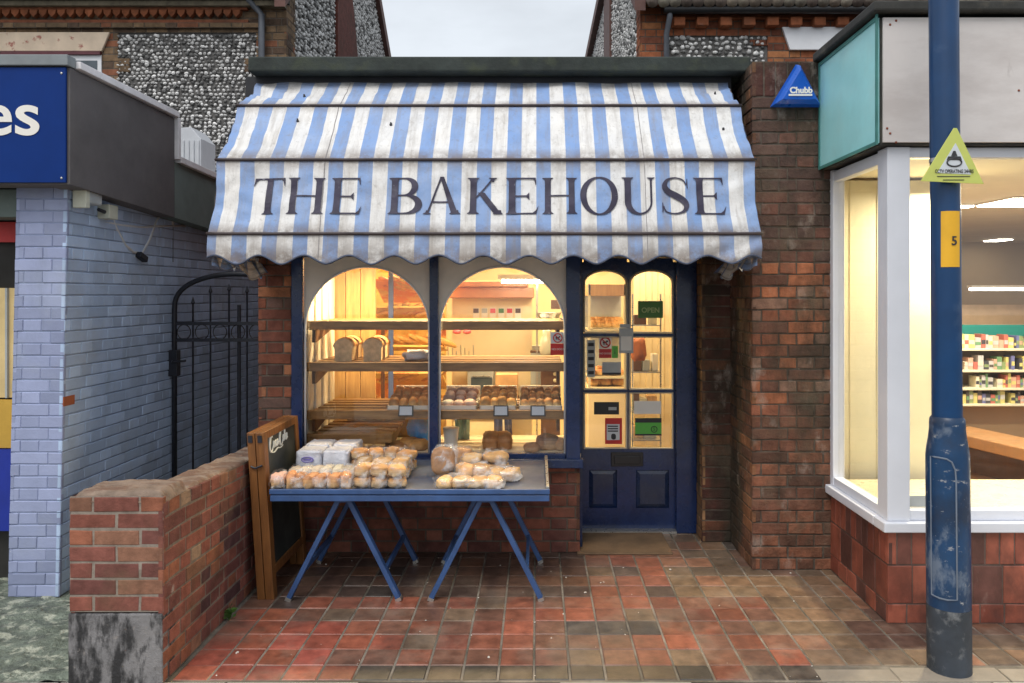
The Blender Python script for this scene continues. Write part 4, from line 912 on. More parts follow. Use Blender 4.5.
def H_(a, b):
    L = LT(a, b, 1.0); stem(L, .155); stem(L, .845); line(L, (.15, .50), (.85, .50), TN, n=14, horiz=True)
def E_(a, b):
    L = LT(a, b, .82); stem(L, .155); line(L, (.15, .983), (.76, .983), TN, n=12, horiz=True); beak(L, .765, .983, -.17)
    line(L, (.15, .5), (.58, .5), TN, n=10, horiz=True); quadstrip(L, [(.50, .5), (.59, .60), (.60, .60)], [(.50, .5), (.59, .40), (.60, .40)])
    line(L, (.15, .017), (.78, .017), TN, n=12, horiz=True); quadstrip(L, [(.66, .017), (.76, .10), (.825, .22)], [(.78, .017), (.80, .09), (.83, .22)])
def bowl(L, cx, cy, rx, ry, a0, a1, thick, thin=TN, n=26):
    pts = []; ws = []
    for i in range(n + 1):
        a = R(lerp(a0, a1, i / n)); pts.append((cx + rx * math.cos(a), cy + ry * math.sin(a))); ws.append(lerp(thin, thick, abs(math.cos(a)) ** 1.5))
    curve(L, pts, ws)
def B_(a, b):
    L = LT(a, b, .86); stem(L, .155); line(L, (.15, .983), (.42, .983), TN, horiz=True); line(L, (.15, .52), (.45, .52), TN, horiz=True); line(L, (.15, .017), (.45, .017), TN, horiz=True)
    bowl(L, .40, .752, .27, .23, -92, 92, TK); bowl(L, .43, .268, .345, .25, -92, 92, TK * 1.08)
def A_(a, b):
    L = LT(a, b, 1.0); line(L, (.13, 0), (.48, 1.0), TN * 1.25, n=14); line(L, (.86, 0), (.50, 1.02), TK * 1.02, TK * .6, n=14); line(L, (.25, .34), (.72, .34), TN, horiz=True)
    serif(L, .13, 0, .04, 1, .09); serif(L, .86, 0, TK, 1, .06)
def K_(a, b):
    L = LT(a, b, .86); stem(L, .155); line(L, (.23, .45), (.68, .985), TN * 1.3, n=12); line(L, (.36, .60), (.82, .0), TK * 1.05, TK * 1.15, n=14); serif(L, .68, 1, .05, -1, .09); serif(L, .82, 0, TK, 1, .045)
def O_(a, b):
    L = LT(a, b, 1.0); bowl(L, .5, .5, .425, .50, 0, 360, TK, TN, 60)
def U_(a, b):
    L = LT(a, b, .94); line(L, (.17, .32), (.17, 1), TK); serif(L, .17, 1, TK, -1); line(L, (.80, .34), (.80, 1), TN * 1.3); serif(L, .80, 1, .045, -1, .085)
    n = 30; pts = []; ws = []
    for i in range(n + 1):
        an = math.pi + math.pi * i / n; pts.append((.485 + .315 * math.cos(an), .34 + .34 * math.sin(an) * .97)); ws.append(lerp(TN * 1.2, TK, max(0, -math.cos(an)) ** 1.2))
    curve(L, pts, ws)
def S_(a, b):
    L = LT(a, b, .74)
    key = [(.63, .80, .03), (.56, .93, .035), (.38, .985, .04), (.20, .93, .07), (.125, .77, .12), (.20, .62, .155), (.37, .51, .17), (.55, .39, .165), (.625, .24, .13), (.56, .08, .075), (.36, .015, .04), (.15, .07, .035), (.085, .24, .03)]
    pts = []; ws = []
    for i in range(len(key) - 1):
        p0, p1, p2, p3 = key[max(0, i - 1)], key[i], key[i + 1], key[min(len(key) - 1, i + 2)]
        for j in range(6):
            t = j / 6; f = lambda k: .5 * (2 * p1[k] + (p2[k] - p0[k]) * t + (2 * p0[k] - 5 * p1[k] + 4 * p2[k] - p3[k]) * t * t + (-p0[k] + 3 * p1[k] - 3 * p2[k] + p3[k]) * t ** 3)
            pts.append((f(0), f(1))); ws.append(f(2))
    curve(L, pts, ws); quadstrip(L, [(.65, .70), (.64, .85), (.655, .97)], [(.67, .70), (.67, .85), (.67, .97)]); quadstrip(L, [(.055, .05), (.055, .2), (.06, .32)], [(.075, .05), (.09, .2), (.08, .32)])
for f_, a, b in ((T_, 252, 285), (H_, 287.5, 324), (E_, 331, 361.5), (B_, 388.5, 422), (A_, 422.5, 460.5), (K_, 467.5, 499.5), (E_, 506, 538), (H_, 542.5, 577), (O_, 580.5, 617.5), (U_, 621.5, 656.5), (S_, 659.5, 691), (E_, 694, 725.5)): f_(a, b)
LM.build('lettering', letter_navy, aw)

# ------------------------------------------------------------------ alarm box on the pillar
t = thing('alarm_box', (PX(797, 4.86), 4.87, PZ(107, 4.86)), 'blue triangular alarm box high on the brick pillar', 'alarm box'); y = 4.875; YB = 4.80
tri = [(PX(771.5, 4.84), PZ(106, 4.84)), (PX(822, 4.84), PZ(106, 4.84)), (PX(800, 4.84), PZ(63, 4.84)), (PX(797.5, 4.84), PZ(63, 4.84))]
cx = sum(a for a, b in tri[:3]) / 3; cz = tri[0][1] + (tri[2][1] - tri[0][1]) * .36
vs = [(a, y, b) for a, b in tri] + [(lerp(a, cx, .10), y - .045, lerp(b, cz, .10)) for a, b in tri] + [(lerp(a, cx, .34), YB, lerp(b, cz, .34)) for a, b in tri]
MB().add(vs, [(i, (i + 1) % 4, (i + 1) % 4 + 4, i + 4) for i in range(4)] + [(i + 4, (i + 1) % 4 + 4, (i + 1) % 4 + 8, i + 8) for i in range(4)] + [(8, 9, 10, 11)]).build('cover', alarm_blue, t, bevel=.004)
text('lettering', 'Chubb', .052, sign_white, (PX(801, YB), YB - .002, PZ(90.5, YB)), FRONT, t, .0022)
MB().box(PX(788.5, YB), PX(812, YB), YB - .006, YB - .002, PZ(96, YB), PZ(94.2, YB)).build('underline', sign_white, t)
MB().box(PX(783, 4.83), PX(800, 4.83), 4.822, 4.828, PZ(103, 4.83), PZ(102, 4.83)).build('strap_line', sign_white, t)

# ------------------------------------------------------------------ table and trestles
TZ = .645
tb = thing('table_top', (PX(410, 4.6), 4.30, .60), 'long shallow grey topped table board with blue edges under the bread', 'table')
tx0, tx1 = PX(270.5, 4.30), PX(549, 4.30)
MB().box(tx0, tx1, 4.305, 5.14, .605, .635).build('board', tableblue, tb, bevel=.003)
MB().box(tx0 + .006, tx1 - .02, 4.318, 5.13, .636, .643).build('grey_sheet', lead, tb)
MB().box(tx0 - .004, tx1 + .004, 4.288, 4.306, .635, .662).build('front_lip', tableblue, tb, bevel=.003)
MB().box(tx0, tx1 + .002, 4.292, 4.304, .595, .628).build('front_edge', tableblue, tb, bevel=.003)
MB().box(tx1 - .016, tx1 + .002, 4.31, 5.14, .637, .675).build('side_lip', steel, tb, bevel=.003)
MB().box(tx0 - .002, tx0 + .012, 4.31, 5.14, .637, .672).build('side_lip', steel, tb, bevel=.003)
def trestle(cx, label):
    t = thing('trestle', (cx, 4.40, 0), label, 'trestle', 'blue trestles under the bread table')
    for y in (4.41, 5.03):
        for s in (-1, 1):
            MB().bar((cx + s * .318, y, .004), (cx + s * .03, y, .575), .028, .045, up=(0, 1, 0)).build('leg', tableblue, t, bevel=.003)
            MB().bar((cx + s * .318, y, .0), (cx + s * .310, y, .018), .034, .05, up=(0, 1, 0)).build('foot', steel, t)
    for s in (-1, 1): MB().bar((cx + s * .235, 4.41, .17), (cx + s * .235, 5.03, .17), .02, .03).build('side_rail', tableblue, t, bevel=.002)
    MB().box(cx - .05, cx + .05, 4.38, 5.06, .565, .593).build('top_bar', tableblue, t, bevel=.003)
    return t
trestle(PX(344, 4.41), 'blue wooden trestle under the left half of the bread table'); trestle(PX(486, 4.41), 'blue wooden trestle under the right half of the bread table')

# packs on the table
def pack(name, c, size, n, label, cat, group, dark=GOLD, pale=PALE, seed=0, flour=False, stackn=1, rot=0, bagk=1.12):
    """a clear bag with n rolls across and stackn layers"""
    x, y, z = c; t = thing(name, c, label, cat, group); w_, d_, h_ = size; m = bread_flour if flour else bread
    for s in range(stackn):
        for i in range(n):
            hh = h_ / stackn; cx = x - w_ / 2 + w_ * (i + .5) / n; cz = z + hh * (s + .46) + .004; dark = tuple(q * f_ for q, f_ in zip(dark, (1, .985, .95)))
            kq = 1 + .12 * math.sin(seed * 3.7 + i * 2.1 + s); kd = .75 + .5 * abs(math.sin(seed * 1.3 + i * 1.9 + s * 2.3))
            MB().blob((cx, y + .01 * math.sin(seed + i), cz), (w_ / n * .54 * kq, d_ * .48, hh * .50 * (2 - kq)), .62, .11, seed + i + 5 * s, 22, 12, crust(tuple(min(.75, q * kd) for q in dark), pale, seed + i), rot=.3 * math.sin(seed * 2 + i)).build('roll', m, t, smooth=True)
    b = MB(); b.blob((x, y, z + h_ * .52 + .004), (w_ * .5 * bagk * 1.04, d_ * .5 * 1.16, h_ * .53 * 1.08), .55, .11, seed + 50, 36, 22, nf=3, flat=.93)
    b.build('clear_bag', plastic_bag, t, smooth=True); t.rotation_euler.z = rot; return t
ZT = .643
G1 = 'clear bags of rolls at the left of the table'
for i, (px, y, lab) in enumerate(((360, 4.90, 'leftmost bag of golden rolls in the back row beside the white wrapped loaves'), (376.5, 4.90, 'second bag of golden rolls from the left in the back row of the table'), (392, 4.90, 'third bag of golden rolls from the left in the back row of the table'), (407, 4.86, 'bag of golden rolls at the right end of the back row, nearest the mullion'))):
    pack('roll_bag', (PX(px, y), y, ZT), (.092, .15, .125), 1, lab, 'bag of rolls', G1, (.50, .25, .09), (.66, .48, .27), i * 4, stackn=2)
for i, (px, y, lab) in enumerate(((365, 4.68, 'bag of rolls in the middle row, left of three'), (383, 4.68, 'bag of rolls in the middle row, centre of three'), (401, 4.66, 'bag of rolls in the middle row, right of three'))):
    pack('roll_bag', (PX(px, y), y, ZT), (.098, .15, .115), 1, lab, 'bag of rolls', G1, (.54, .31, .12), (.66, .48, .27), 20 + i * 4, True, stackn=2)
for i, (px, y, lab) in enumerate(((364, 4.43, 'tall double bag of rolls at the front edge, left of three'), (380, 4.43, 'tall double bag of rolls at the front edge, middle of three'), (397, 4.43, 'tall double bag of rolls at the front edge, right of three beside the bare tabletop'))):
    pack('roll_bag', (PX(px, y), y, ZT), (.09, .14, .125), 1, lab, 'bag of rolls', G1, (.48, .25, .09), (.68, .50, .30), 40 + i * 4, stackn=2)
for i, (px, y, w_, lab) in enumerate(((279, 4.42, .075, 'pinkish bag of rolls at the left front corner of the table'), (296, 4.40, .115, 'flat bag of glazed rolls second from the left at the front edge'), (317.5, 4.40, .12, 'flat bag of reddish rolls third from the left at the front edge'), (341, 4.40, .13, 'flat bag of golden rolls beside the tall double bags at the front edge'))):
    pack('flat_roll_bag', (PX(px, y), y, ZT), (w_, .13, .085), 2 if i else 1, lab, 'bag of rolls', G1, (.46, .20, .08) if i else (.66, .40, .32), (.66, .42, .20), 60 + i * 4, rot=random.uniform(-.06, .06))
for i, (px, y, lab) in enumerate(((302, 4.62, 'whitish bag of floured rolls in front of the white wrapped loaf with purple print'), (323, 4.62, 'whitish bag of floured rolls in the middle of the second row'), (344, 4.62, 'whitish bag of floured rolls left of the middle row'))):
    pack('floured_roll_bag', (PX(px, y), y, ZT), (.125, .15, .075), 2, lab, 'bag of rolls', G1, (.66, .55, .42), (.62, .46, .28), 80 + i * 4, True)
def sliced(px, y, lab, logo=False, lift=0):
    c = (PX(px, y), y, ZT + lift); t = thing('wrapped_loaf', c, lab, 'wrapped loaf', 'white wrapped loaves on the table')
    MB().blob((c[0], c[1], c[2] + .063), (.082, .094, .066), .24, .045, int(px), 44, 26, nf=5, flat=.95).build('wrapper', paper_white, t, smooth=True)
    if logo:
        m = mat('purple_print', (.22, .18, .50), .5); MB().tube([(c[0] - .004 + .036 * math.cos(a * math.pi / 10), c[1] - .097, c[2] + .075 + .016 * math.sin(a * math.pi / 10)) for a in range(21)], .004, 5).build('printed_oval', m, t)
        MB().box(c[0] - .028, c[0] + .02, c[1] - .099, c[1] - .095, c[2] + .070, c[2] + .080).build('printed_bar', m, t)
sliced(312.5, 4.90, 'white wrapped loaf with purple print, front left of four', True); sliced(339, 4.90, 'plain white wrapped loaf, front right of four')
sliced(321.5, 5.06, 'white wrapped loaf, rear left of four', False, .012); sliced(348, 5.06, 'white wrapped loaf, rear right of four', False, .012)
# right hand group
t = thing('round_loaf', (PX(444, 4.72), 4.72, ZT), 'big round brown loaf in a clear bag standing on its side on the table', 'loaf')
MB().blob((PX(443, 4.68), 4.68, ZT + .092), (.072, .05, .088), .72, .04, 3, 26, 16, crust((.36, .20, .11), (.42, .24, .13), 2)).build('crust', bread, t, smooth=True)
MB().blob((PX(445, 4.72), 4.73, ZT + .094), (.082, .105, .094), .72, .06, 8, 28, 18, nf=3).build('clear_bag', plastic_bag, t, smooth=True)
pack('loaf_bag', (PX(462, 4.93), 4.93, ZT), (.12, .12, .12), 1, 'brown loaf in a clear bag behind the big round loaf', 'loaf', None, (.42, .22, .10), (.55, .34, .18), 90)
pack('bap_bag', (PX(472, 4.78), 4.78, ZT), (.125, .15, .11), 1, 'tall bag of floury baps right of the big round loaf', 'bag of baps', 'bags of baps at the right of the table', (.62, .40, .20), (.66, .46, .26), 91, True, 2)
pack('bap_bag', (PX(495.5, 4.82), 4.82, ZT), (.135, .15, .12), 1, 'tall bag of golden baps furthest right against the window', 'bag of baps', 'bags of baps at the right of the table', (.58, .34, .14), (.64, .42, .22), 92, False, 2)
pack('bap_bag', (PX(453, 4.42), 4.42, ZT), (.19, .17, .056), 2, 'flat bag of floury baps at the front edge, left of the right hand group', 'bag of baps', 'bags of baps at the right of the table', (.60, .38, .18), (.62, .42, .22), 93, True, rot=.2)
pack('bap_bag', (PX(486, 4.41), 4.41, ZT), (.19, .17, .058), 2, 'flat bag of floury baps at the front edge, under the heap', 'bag of baps', 'bags of baps at the right of the table', (.58, .34, .15), (.62, .42, .22), 94, True, rot=-.1)
pack('bap_bag', (PX(473, 4.58), 4.58, ZT + .012), (.18, .17, .085), 2, 'bag of golden baps in the middle of the right hand heap', 'bag of baps', 'bags of baps at the right of the table', (.58, .34, .16), (.62, .42, .24), 95, False, rot=.1)
pack('bap_bag', (PX(502.5, 4.60), 4.60, ZT), (.19, .17, .062), 2, 'flat bag of floury baps at the right end of the heap on the bare tabletop', 'bag of baps', 'bags of baps at the right of the table', (.60, .38, .18), (.62, .42, .24), 96, True, rot=-.05)

# ------------------------------------------------------------------ chalkboard
cb = thing('chalkboard', (-1.56, 4.41, 0), 'folded wooden A-frame chalkboard standing beside the bread table', 'chalkboard')
def lean(x, z): return x - .062 * z / .96
def cbox(mb, x0, x1, y0, y1, z0, z1):
    mb.add([(lean(x, z), y, z) for z in (z0, z1) for x, y in ((x0, y0), (x1, y0), (x1, y1), (x0, y1))], [(0, 3, 2, 1), (4, 5, 6, 7), (0, 1, 5, 4), (1, 2, 6, 5), (2, 3, 7, 6), (3, 0, 4, 7)])
    return mb
for k, (a, b) in enumerate(((-1.600, -1.556), (-1.552, -1.505))):
    cbox(MB(), a, b, 4.41, 4.475, 0, .955).build('stile', oak, cb, bevel=.003); cbox(MB(), a, b, 4.99, 5.05, 0, .955).build('stile', oak, cb, bevel=.003)
    cbox(MB(), a, b, 4.476, 4.989, .91, .955).build('top_rail', oak, cb, bevel=.003); cbox(MB(), a, b, 4.476, 4.989, .13, .18).build('bottom_rail', oak, cb, bevel=.003)
    xa, xb = (b - .018, b - .010) if k else (a + .010, a + .018)
    cbox(MB(), xa, xb, 4.474, 4.992, .178, .912).build('slate_panel', slate, cb)
mb = MB(); mb.tube([(lean(-1.585, .76), 4.402, .765), (lean(-1.56, .74), 4.398, .755), (lean(-1.52, .75), 4.402, .77)], .006, 6); mb.build('hook', iron, cb)
for x_ in (-1.58, -1.525): cbox(MB(), x_ - .012, x_ + .012, 4.403, 4.412, .90, .94).build('hinge', iron, cb)
# script lettering on the slate, drawn with swelling strokes
SX = -1.505 - .009
def sp(a, b): z = .82 + b * .095 + a * .004; return (lean(SX, z) , 4.52 + a * .090, z)
SL = MB()
def sstroke(pts, w0=.012, w1=.006):
    n = len(pts); out = []
    P4 = []
    for i in range(n - 1):
        p0, p1, p2, p3 = pts[max(0, i - 1)], pts[i], pts[i + 1], pts[min(n - 1, i + 2)]
        for j in range(5):
            t = j / 5; P4.append(tuple(.5 * (2 * p1[k] + (p2[k] - p0[k]) * t + (2 * p0[k] - 5 * p1[k] + 4 * p2[k] - p3[k]) * t * t + (-p0[k] + 3 * p1[k] - 3 * p2[k] + p3[k]) * t ** 3) for k in (0, 1)))
    P4.append(pts[-1]); SL.tube([sp(*q) for q in P4], [max(.0018, lerp(w0, w1, abs(i / len(P4) - .4) * 1.6)) * .52 for i in range(len(P4))], 5)
C1 = [(.62, .80), (.55, .98), (.32, .95), (.1, .6), (.05, .2), (.2, .0), (.5, .05), (.75, .3)]
sstroke(C1, .017)
sstroke([(.85, .15), (.75, .35), (.85, .5), (.98, .35), (.9, .15), (.85, .15)], .013)
sstroke([(1.32, .48), (1.15, .48), (1.1, .25), (1.2, .12), (1.38, .25)], .013)
sstroke([(1.62, .48), (1.45, .45), (1.42, .2), (1.55, .14), (1.68, .48), (1.66, .18), (1.78, .2)], .012)
sstroke([(1.78, .25), (1.92, .3)], .011)
sstroke([(q[0] + 1.95, q[1]) for q in C1], .017); sstroke([(.3, -.05), (.9, -.16), (1.5, -.05), (2.1, -.15), (2.6, -.1)], .010)
sstroke([(2.8, .15), (2.7, .35), (2.8, .5), (2.93, .35), (2.85, .15), (2.8, .15)], .013)
sstroke([(3.0, .15), (3.12, .6), (3.12, .98), (3.02, .8), (3.02, .3), (3.15, .14)], .013)
sstroke([(3.5, .48), (3.32, .45), (3.28, .2), (3.42, .14), (3.55, .48), (3.53, .18), (3.66, .22)], .012)
SL.build('script_lettering', chalk, cb)

# ------------------------------------------------------------------ garden wall
gw = thing('garden_wall', (-1.8, 3.46, 0), 'low weathered red brick garden wall with a blackened end pier', 'wall')
def sag(mb, base):
    for i, v in enumerate(mb.v):
        f_ = max(0, min(1, (v[1] - 3.66) / 1.4)); kz = 1 - .075 * f_
        x_, y_, z_ = v; z_ = z_ * kz
        z_ += .006 * mnoise.noise(Vector((x_ * 2, y_ * 2.5, 0))) * min(1, z_ / .5); mb.v[i] = (x_, y_, z_)
    return mb
WX0, WX1, WF = -2.095, -1.675, 3.455
mb = MB(); bricks(mb, (WX0, WF, .323), (1, 0, 0), (0, -1, 0), WX1 - WX0, .519, bl=.21, ch=.0741, bond='stretcher', pal=PAL_GAR, mortar=(.26, .22, .185), seed=21, shift=.0, rec=.003, jit=.002)
bricks(mb, (WX1, WF, 0), (0, 1, 0), (1, 0, 0), 1.75, .815, ch=.0741, pal=PAL_GAR, mortar=(.19, .155, .125), bond='english', seed=22, rec=.003, jit=.002)
bricks(mb, (WX0, 3.68, 0), (0, -1, 0), (-1, 0, 0), .22, .842, ch=.0741, pal=PAL_GAR, seed=23)
bricks(mb, (WX1 - .225, 5.2, 0), (0, -1, 0), (-1, 0, 0), 1.52, .80, ch=.0741, pal=PAL_GAR, seed=24)
bricks(mb, (-1.91, 3.68, 0), (-1, 0, 0), (0, 1, 0), .185, .84, ch=.0741, pal=PAL_GAR, seed=25)
sag(mb, 0); mb.build('brick_face', brick_garden, gw)
MB().box(WX0 - .004, WX1 - .002, WF - .006, WF + .12, 0, .318).build('blackened_plinth', render_black, gw, bevel=.006)
# rounded worn capping
cap = MB()
def capf(y0, y1, x0, x1, zt, nu, nv, ex):
    def f(u, v):
        x = lerp(x0, x1, u); y = lerp(y0, y1, v); du = min(u, 1 - u) * (x1 - x0); e = .035
        z = zt + .018
        if du < e: z -= .05 * (1 - du / e) ** 2
        dv = (v) * (y1 - y0)
        if ex and dv < e: z -= .045 * (1 - dv / e) ** 2
        z += .010 * mnoise.noise(Vector((x * 9, y * 11, 2))) + .004 * mnoise.noise(Vector((x * 40, y * 40, 2)))
        return (x, y, z)
    return f
cap.grid(capf(WF, 3.685, WX0, WX1, .842, 60, 34, True), 60, 34); sag(cap, 0)
cap2 = MB(); cap2.grid(capf(3.685, 5.2, WX1 - .225, WX1, .805, 30, 160, False), 30, 160); sag(cap2, 0)
capm = mat('capping_brick_and_mortar', (.22, .16, .12), .9, .35, 12, .7, 45, .01, stains=(((.14, .075, .05), 8, .48, .56, .8, (.4, 1.6, 1)), ((.36, .33, .28), 6, .56, .7, .6, None), ((.8, .8, .78), 16, .71, .74, .7, None)))
cap.build('pier_capping', capm, gw, smooth=True); cap2.build('wall_capping', capm, gw, smooth=True)
# moss/weed at the foot
rn = random.Random(9)
def weed(x, y, sc, lab):
    mb = MB()
    for i in range(46):
        a = rn.uniform(0, 6.28); r_ = rn.uniform(0, .03) * sc; h = rn.uniform(.01, .05) * sc; p = Vector((x + r_ * math.cos(a), y + r_ * math.sin(a), h)); d = Vector((math.cos(a), math.sin(a), rn.uniform(.2, 1))).normalized(); s_ = d.orthogonal().normalized() * .006 * sc
        mb.add([p - s_, p + d * .012 * sc, p + s_, p - d * .01 * sc], [(0, 1, 2, 3)])
        if i % 3 == 0: mb.tube([(x, y, -.002), p], .001, 4)
    o = mb.build('weed', leafm); tag(o, lab, 'weed', 'weeds in the paving joints')
weed(-1.652, 4.14, 1.3, 'small green weed at the foot of the garden wall')

# ------------------------------------------------------------------ gate in the alley
GY = 5.75; gx = lambda px: PX(px, GY); gz = lambda py: PZ(py, GY)
gt = thing('iron_gate', (-2.3, GY, 0), 'arched black iron gate with spear topped bars across the alley', 'gate')
L0, R0 = gx(174.5), gx(297.5); cxg = (L0 + R0) / 2; pts = [(L0, GY, 0.02), (L0, GY, gz(309))]
for i in range(25):
    a = math.pi - math.pi * (i + 1) / 26; pts.append((cxg + (R0 - L0) / 2 * math.cos(a), GY, gz(309) + (gz(274) - gz(309)) * math.sin(a) ** .8))
pts += [(R0, GY, gz(309)), (R0, GY, .02)]
MB().tube(pts, .019, 8).build('frame', iron, gt, smooth=True)
for py in (323.5, 340, 520): MB().bar((L0, GY, gz(py)), (R0, GY, gz(py)), .018, .026).build('rail', iron, gt)
for px, py in ((193, 303), (210.5, 292), (229, 290), (247, 292), (265, 296), (282, 304)):
    x = gx(px); b = MB(); b.tube([(x, GY, .05), (x, GY, gz(py))], .0075, 6); b.lathe([(.006, 0), (.015, .012), (.010, .03), (0, .06)], (x, GY, gz(py) - .01), 8); b.build('bar', iron, gt)
MB().tube([(gx(237.5), GY + .03, .05), (gx(237.5), GY + .03, gz(305))], .014, 8).build('drop_bolt', iron, gt)
mb = MB()
for px in (184, 202, 220, 238, 256): mb.tube([(gx(px) + .05 * math.cos(a * math.pi / 8), GY, gz(332) + .055 * math.sin(a * math.pi / 8)) for a in range(17)], .004, 5)
mb.build('scroll_rings', iron, gt)
MB().box(gx(169), gx(179), GY - .03, GY + .03, gz(376), gz(350)).build('lock_box', iron, gt, bevel=.006)
MB().tube([(gx(174), GY - .03, gz(361)), (gx(177), GY - .07, gz(361)), (gx(190), GY - .07, gz(360))], .008, 6).build('handle', iron, gt)

# ------------------------------------------------------------------ blue painted shop (left)
bl = thing('blue_shop', (-3.0, 4.45, 0), 'blue painted brick shop with dark fascia and blue sign at the left edge', 'shop')
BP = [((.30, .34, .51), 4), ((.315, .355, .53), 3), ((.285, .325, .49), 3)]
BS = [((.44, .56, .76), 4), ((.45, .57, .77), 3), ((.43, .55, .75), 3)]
def leanx(mb):
    for i, v in enumerate(mb.v): mb.v[i] = (v[0] + .026 * (v[2] - 1.2) / 1.2 * max(0, 1 - (v[1] - 4.4) / 3.0), v[1], v[2])
    return mb
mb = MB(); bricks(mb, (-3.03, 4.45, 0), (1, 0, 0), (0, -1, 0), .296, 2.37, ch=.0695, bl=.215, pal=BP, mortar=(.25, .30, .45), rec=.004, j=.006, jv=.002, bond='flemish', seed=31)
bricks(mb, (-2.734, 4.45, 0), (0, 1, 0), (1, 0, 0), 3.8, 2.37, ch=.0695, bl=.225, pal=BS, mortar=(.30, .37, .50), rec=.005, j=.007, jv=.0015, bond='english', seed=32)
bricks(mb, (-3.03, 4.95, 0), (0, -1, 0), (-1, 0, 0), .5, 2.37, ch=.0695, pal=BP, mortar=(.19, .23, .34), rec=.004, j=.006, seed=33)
leanx(mb); mb.build('painted_brickwork', brick_painted, bl)
mb = MB(); mb.box(-2.742, -2.7325, 4.452, 4.56, 1.10, 1.155); leanx(mb)
mb.build('chipped_brick', mat('bare_orange_brick', (.36, .10, .04), .8, .2), bl)
# fascia box
MB().box(-4.6, -2.63, 4.302, 4.448, 2.362, 3.010).build('fascia_backing', charcoal, bl)
sg = MB().box(-4.6, -2.62, 4.285, 4.299, 2.37, 3.01).build('sign_panel', sign_blue, bl, bevel=.002)
text('letter', 'e', .345, sign_white, (PX(-4, 4.28), 4.282, PZ(115.5, 4.28)), FRONT, sg, .0045, sx=1.15)
text('letter', 's', .345, sign_white, (PX(27, 4.28), 4.282, PZ(115.5, 4.28)), FRONT, sg, .0045, sx=1.18)
for px, py in ((61, 73), (61, 178)): MB().blob((PX(px, 4.28), 4.284, PZ(py, 4.28)), (.006, .003, .006)).build('screw', steel, sg)
MB().box(-4.6, -2.600, 4.27, 4.35, 3.018, 3.078).build('lead_capping', lead_trim, bl, bevel=.004)
sidep = [(4.30, 2.36), (5.54, 2.30), (5.54, 3.012), (4.30, 3.012)]
MB().prism(sidep, lambda a, b, d: (d, a, b), -2.75, -2.604).build('side_fascia', charcoal, bl, bevel=.003)
MB().prism([(5.545, 2.30), (8.0, 2.18), (8.0, 2.62), (5.545, 2.70)], lambda a, b, d: (d, a, b), -2.75, -2.606).build('rear_fascia', greenboard, bl)
mb = MB(); mb.box(-2.78, -2.575, 4.351, 5.56, 3.02, 3.062); mb.box(-2.78, -2.575, 5.545, 5.58, 2.72, 3.019)
mb.prism([(5.581, 2.70), (8.0, 2.62), (8.0, 2.665), (5.581, 2.745)], lambda a, b, d: (d, a, b), -2.78, -2.575)
mb.build('white_edge_trim', trim_white, bl, bevel=.004)
MB().box(-4.6, -2.76, 4.5, 8.0, 2.5, 2.64).build('flat_roof', roof_dark, bl)
MB().box(-4.6, -2.76, 4.48, 5.53, 2.7, 3.03).build('front_roof', roof_dark, bl)
# shopfront sliver
MB().box(-4.6, -3.03, 4.75, 4.78, 0, 2.4).build('shopfront_inside', shop_dark, bl)
MB().box(-4.6, -3.032, 4.5, 4.75, 2.2, 2.36).build('shopfront_head', greenboard, bl)
MB().box(-4.6, -3.035, 4.70, 4.74, PZ(242, 4.7), PZ(222, 4.7)).build('red_poster', shop_red, bl)
MB().box(-4.6, -3.035, 4.70, 4.74, PZ(448, 4.7), PZ(400, 4.7)).build('yellow_board', shop_yellow, bl)
MB().box(-4.6, -3.035, 4.68, 4.74, PZ(530, 4.7), PZ(449, 4.7)).build('blue_board', shop_blue, bl)
sw = MB().box(-4.6, -3.035, 4.72, 4.745, PZ(398, 4.7), PZ(288, 4.7)).build('lit_window', mat('dim_lit_window', (.45, .36, .18), .5, emit=(1, .7, .3), estr=.18), bl)
for px in (5,): MB().box(PX(px, 4.7), PX(px + 2, 4.7), 4.70, 4.72, PZ(398, 4.7), PZ(288, 4.7)).build('window_bar', greyb, bl)
# floodlight + junction box + cables on blue wall
fl = thing('floodlight', (-2.66, 4.62, 2.2), 'small cream and grey floodlight under the dark fascia on the blue wall', 'floodlight')
MB().box(-2.70, -2.62, 4.48, 4.52, PZ(208, 4.5), PZ(190, 4.5)).build('bezel', beige_pl, fl, bevel=.004)
MB().box(-2.705, -2.625, 4.521, 4.66, PZ(205, 4.6), PZ(190, 4.6)).build('housing', greyb, fl, bevel=.01)
jb = thing('junction_box', (-2.69, 4.80, 2.15), 'beige junction box beside the floodlight with white cables', 'junction box')
MB().box(-2.715, -2.64, 4.76, 4.86, PZ(219, 4.8), PZ(205, 4.8)).build('box_body', beige_pl, jb, bevel=.004)
MB().tube([(-2.66, 4.68, PZ(210, 4.7)), (-2.67, 4.76, PZ(212, 4.76))], .012, 6).build('bracket', iron, jb)
def sag_c(p, q, d, n=16): return [(lerp(p[0], q[0], t / n), lerp(p[1], q[1], t / n), lerp(p[2], q[2], t / n) - d * (1 - (2 * t / n - 1) ** 2)) for t in range(n + 1)]
wx = -2.722
def wp(px, py): Y = wx * F / (px - VX); return (wx, Y, PZ(py, Y))
cbl = thing('wall_cable', wp(140, 250), 'white cables looping down to a small dark sensor on the blue wall', 'cable')
MB().tube([wp(109, 210), wp(116, 228), wp(125, 245), wp(133, 252), wp(142, 253), wp(150, 238), wp(156, 220), wp(162, 214), wp(170, 217), wp(173, 225)], .010, 6).build('hanging_loop', cablem, cbl, smooth=True)
MB().tube([wp(104, 222), wp(120, 225), wp(140, 227), wp(160, 226), wp(185, 226)], .009, 6).build('clipped_run', cablem, cbl, smooth=True)
MB().tube([wp(173, 225), wp(173, 262)], .003, 5).build('thin_drop', pipe_grey, cbl)
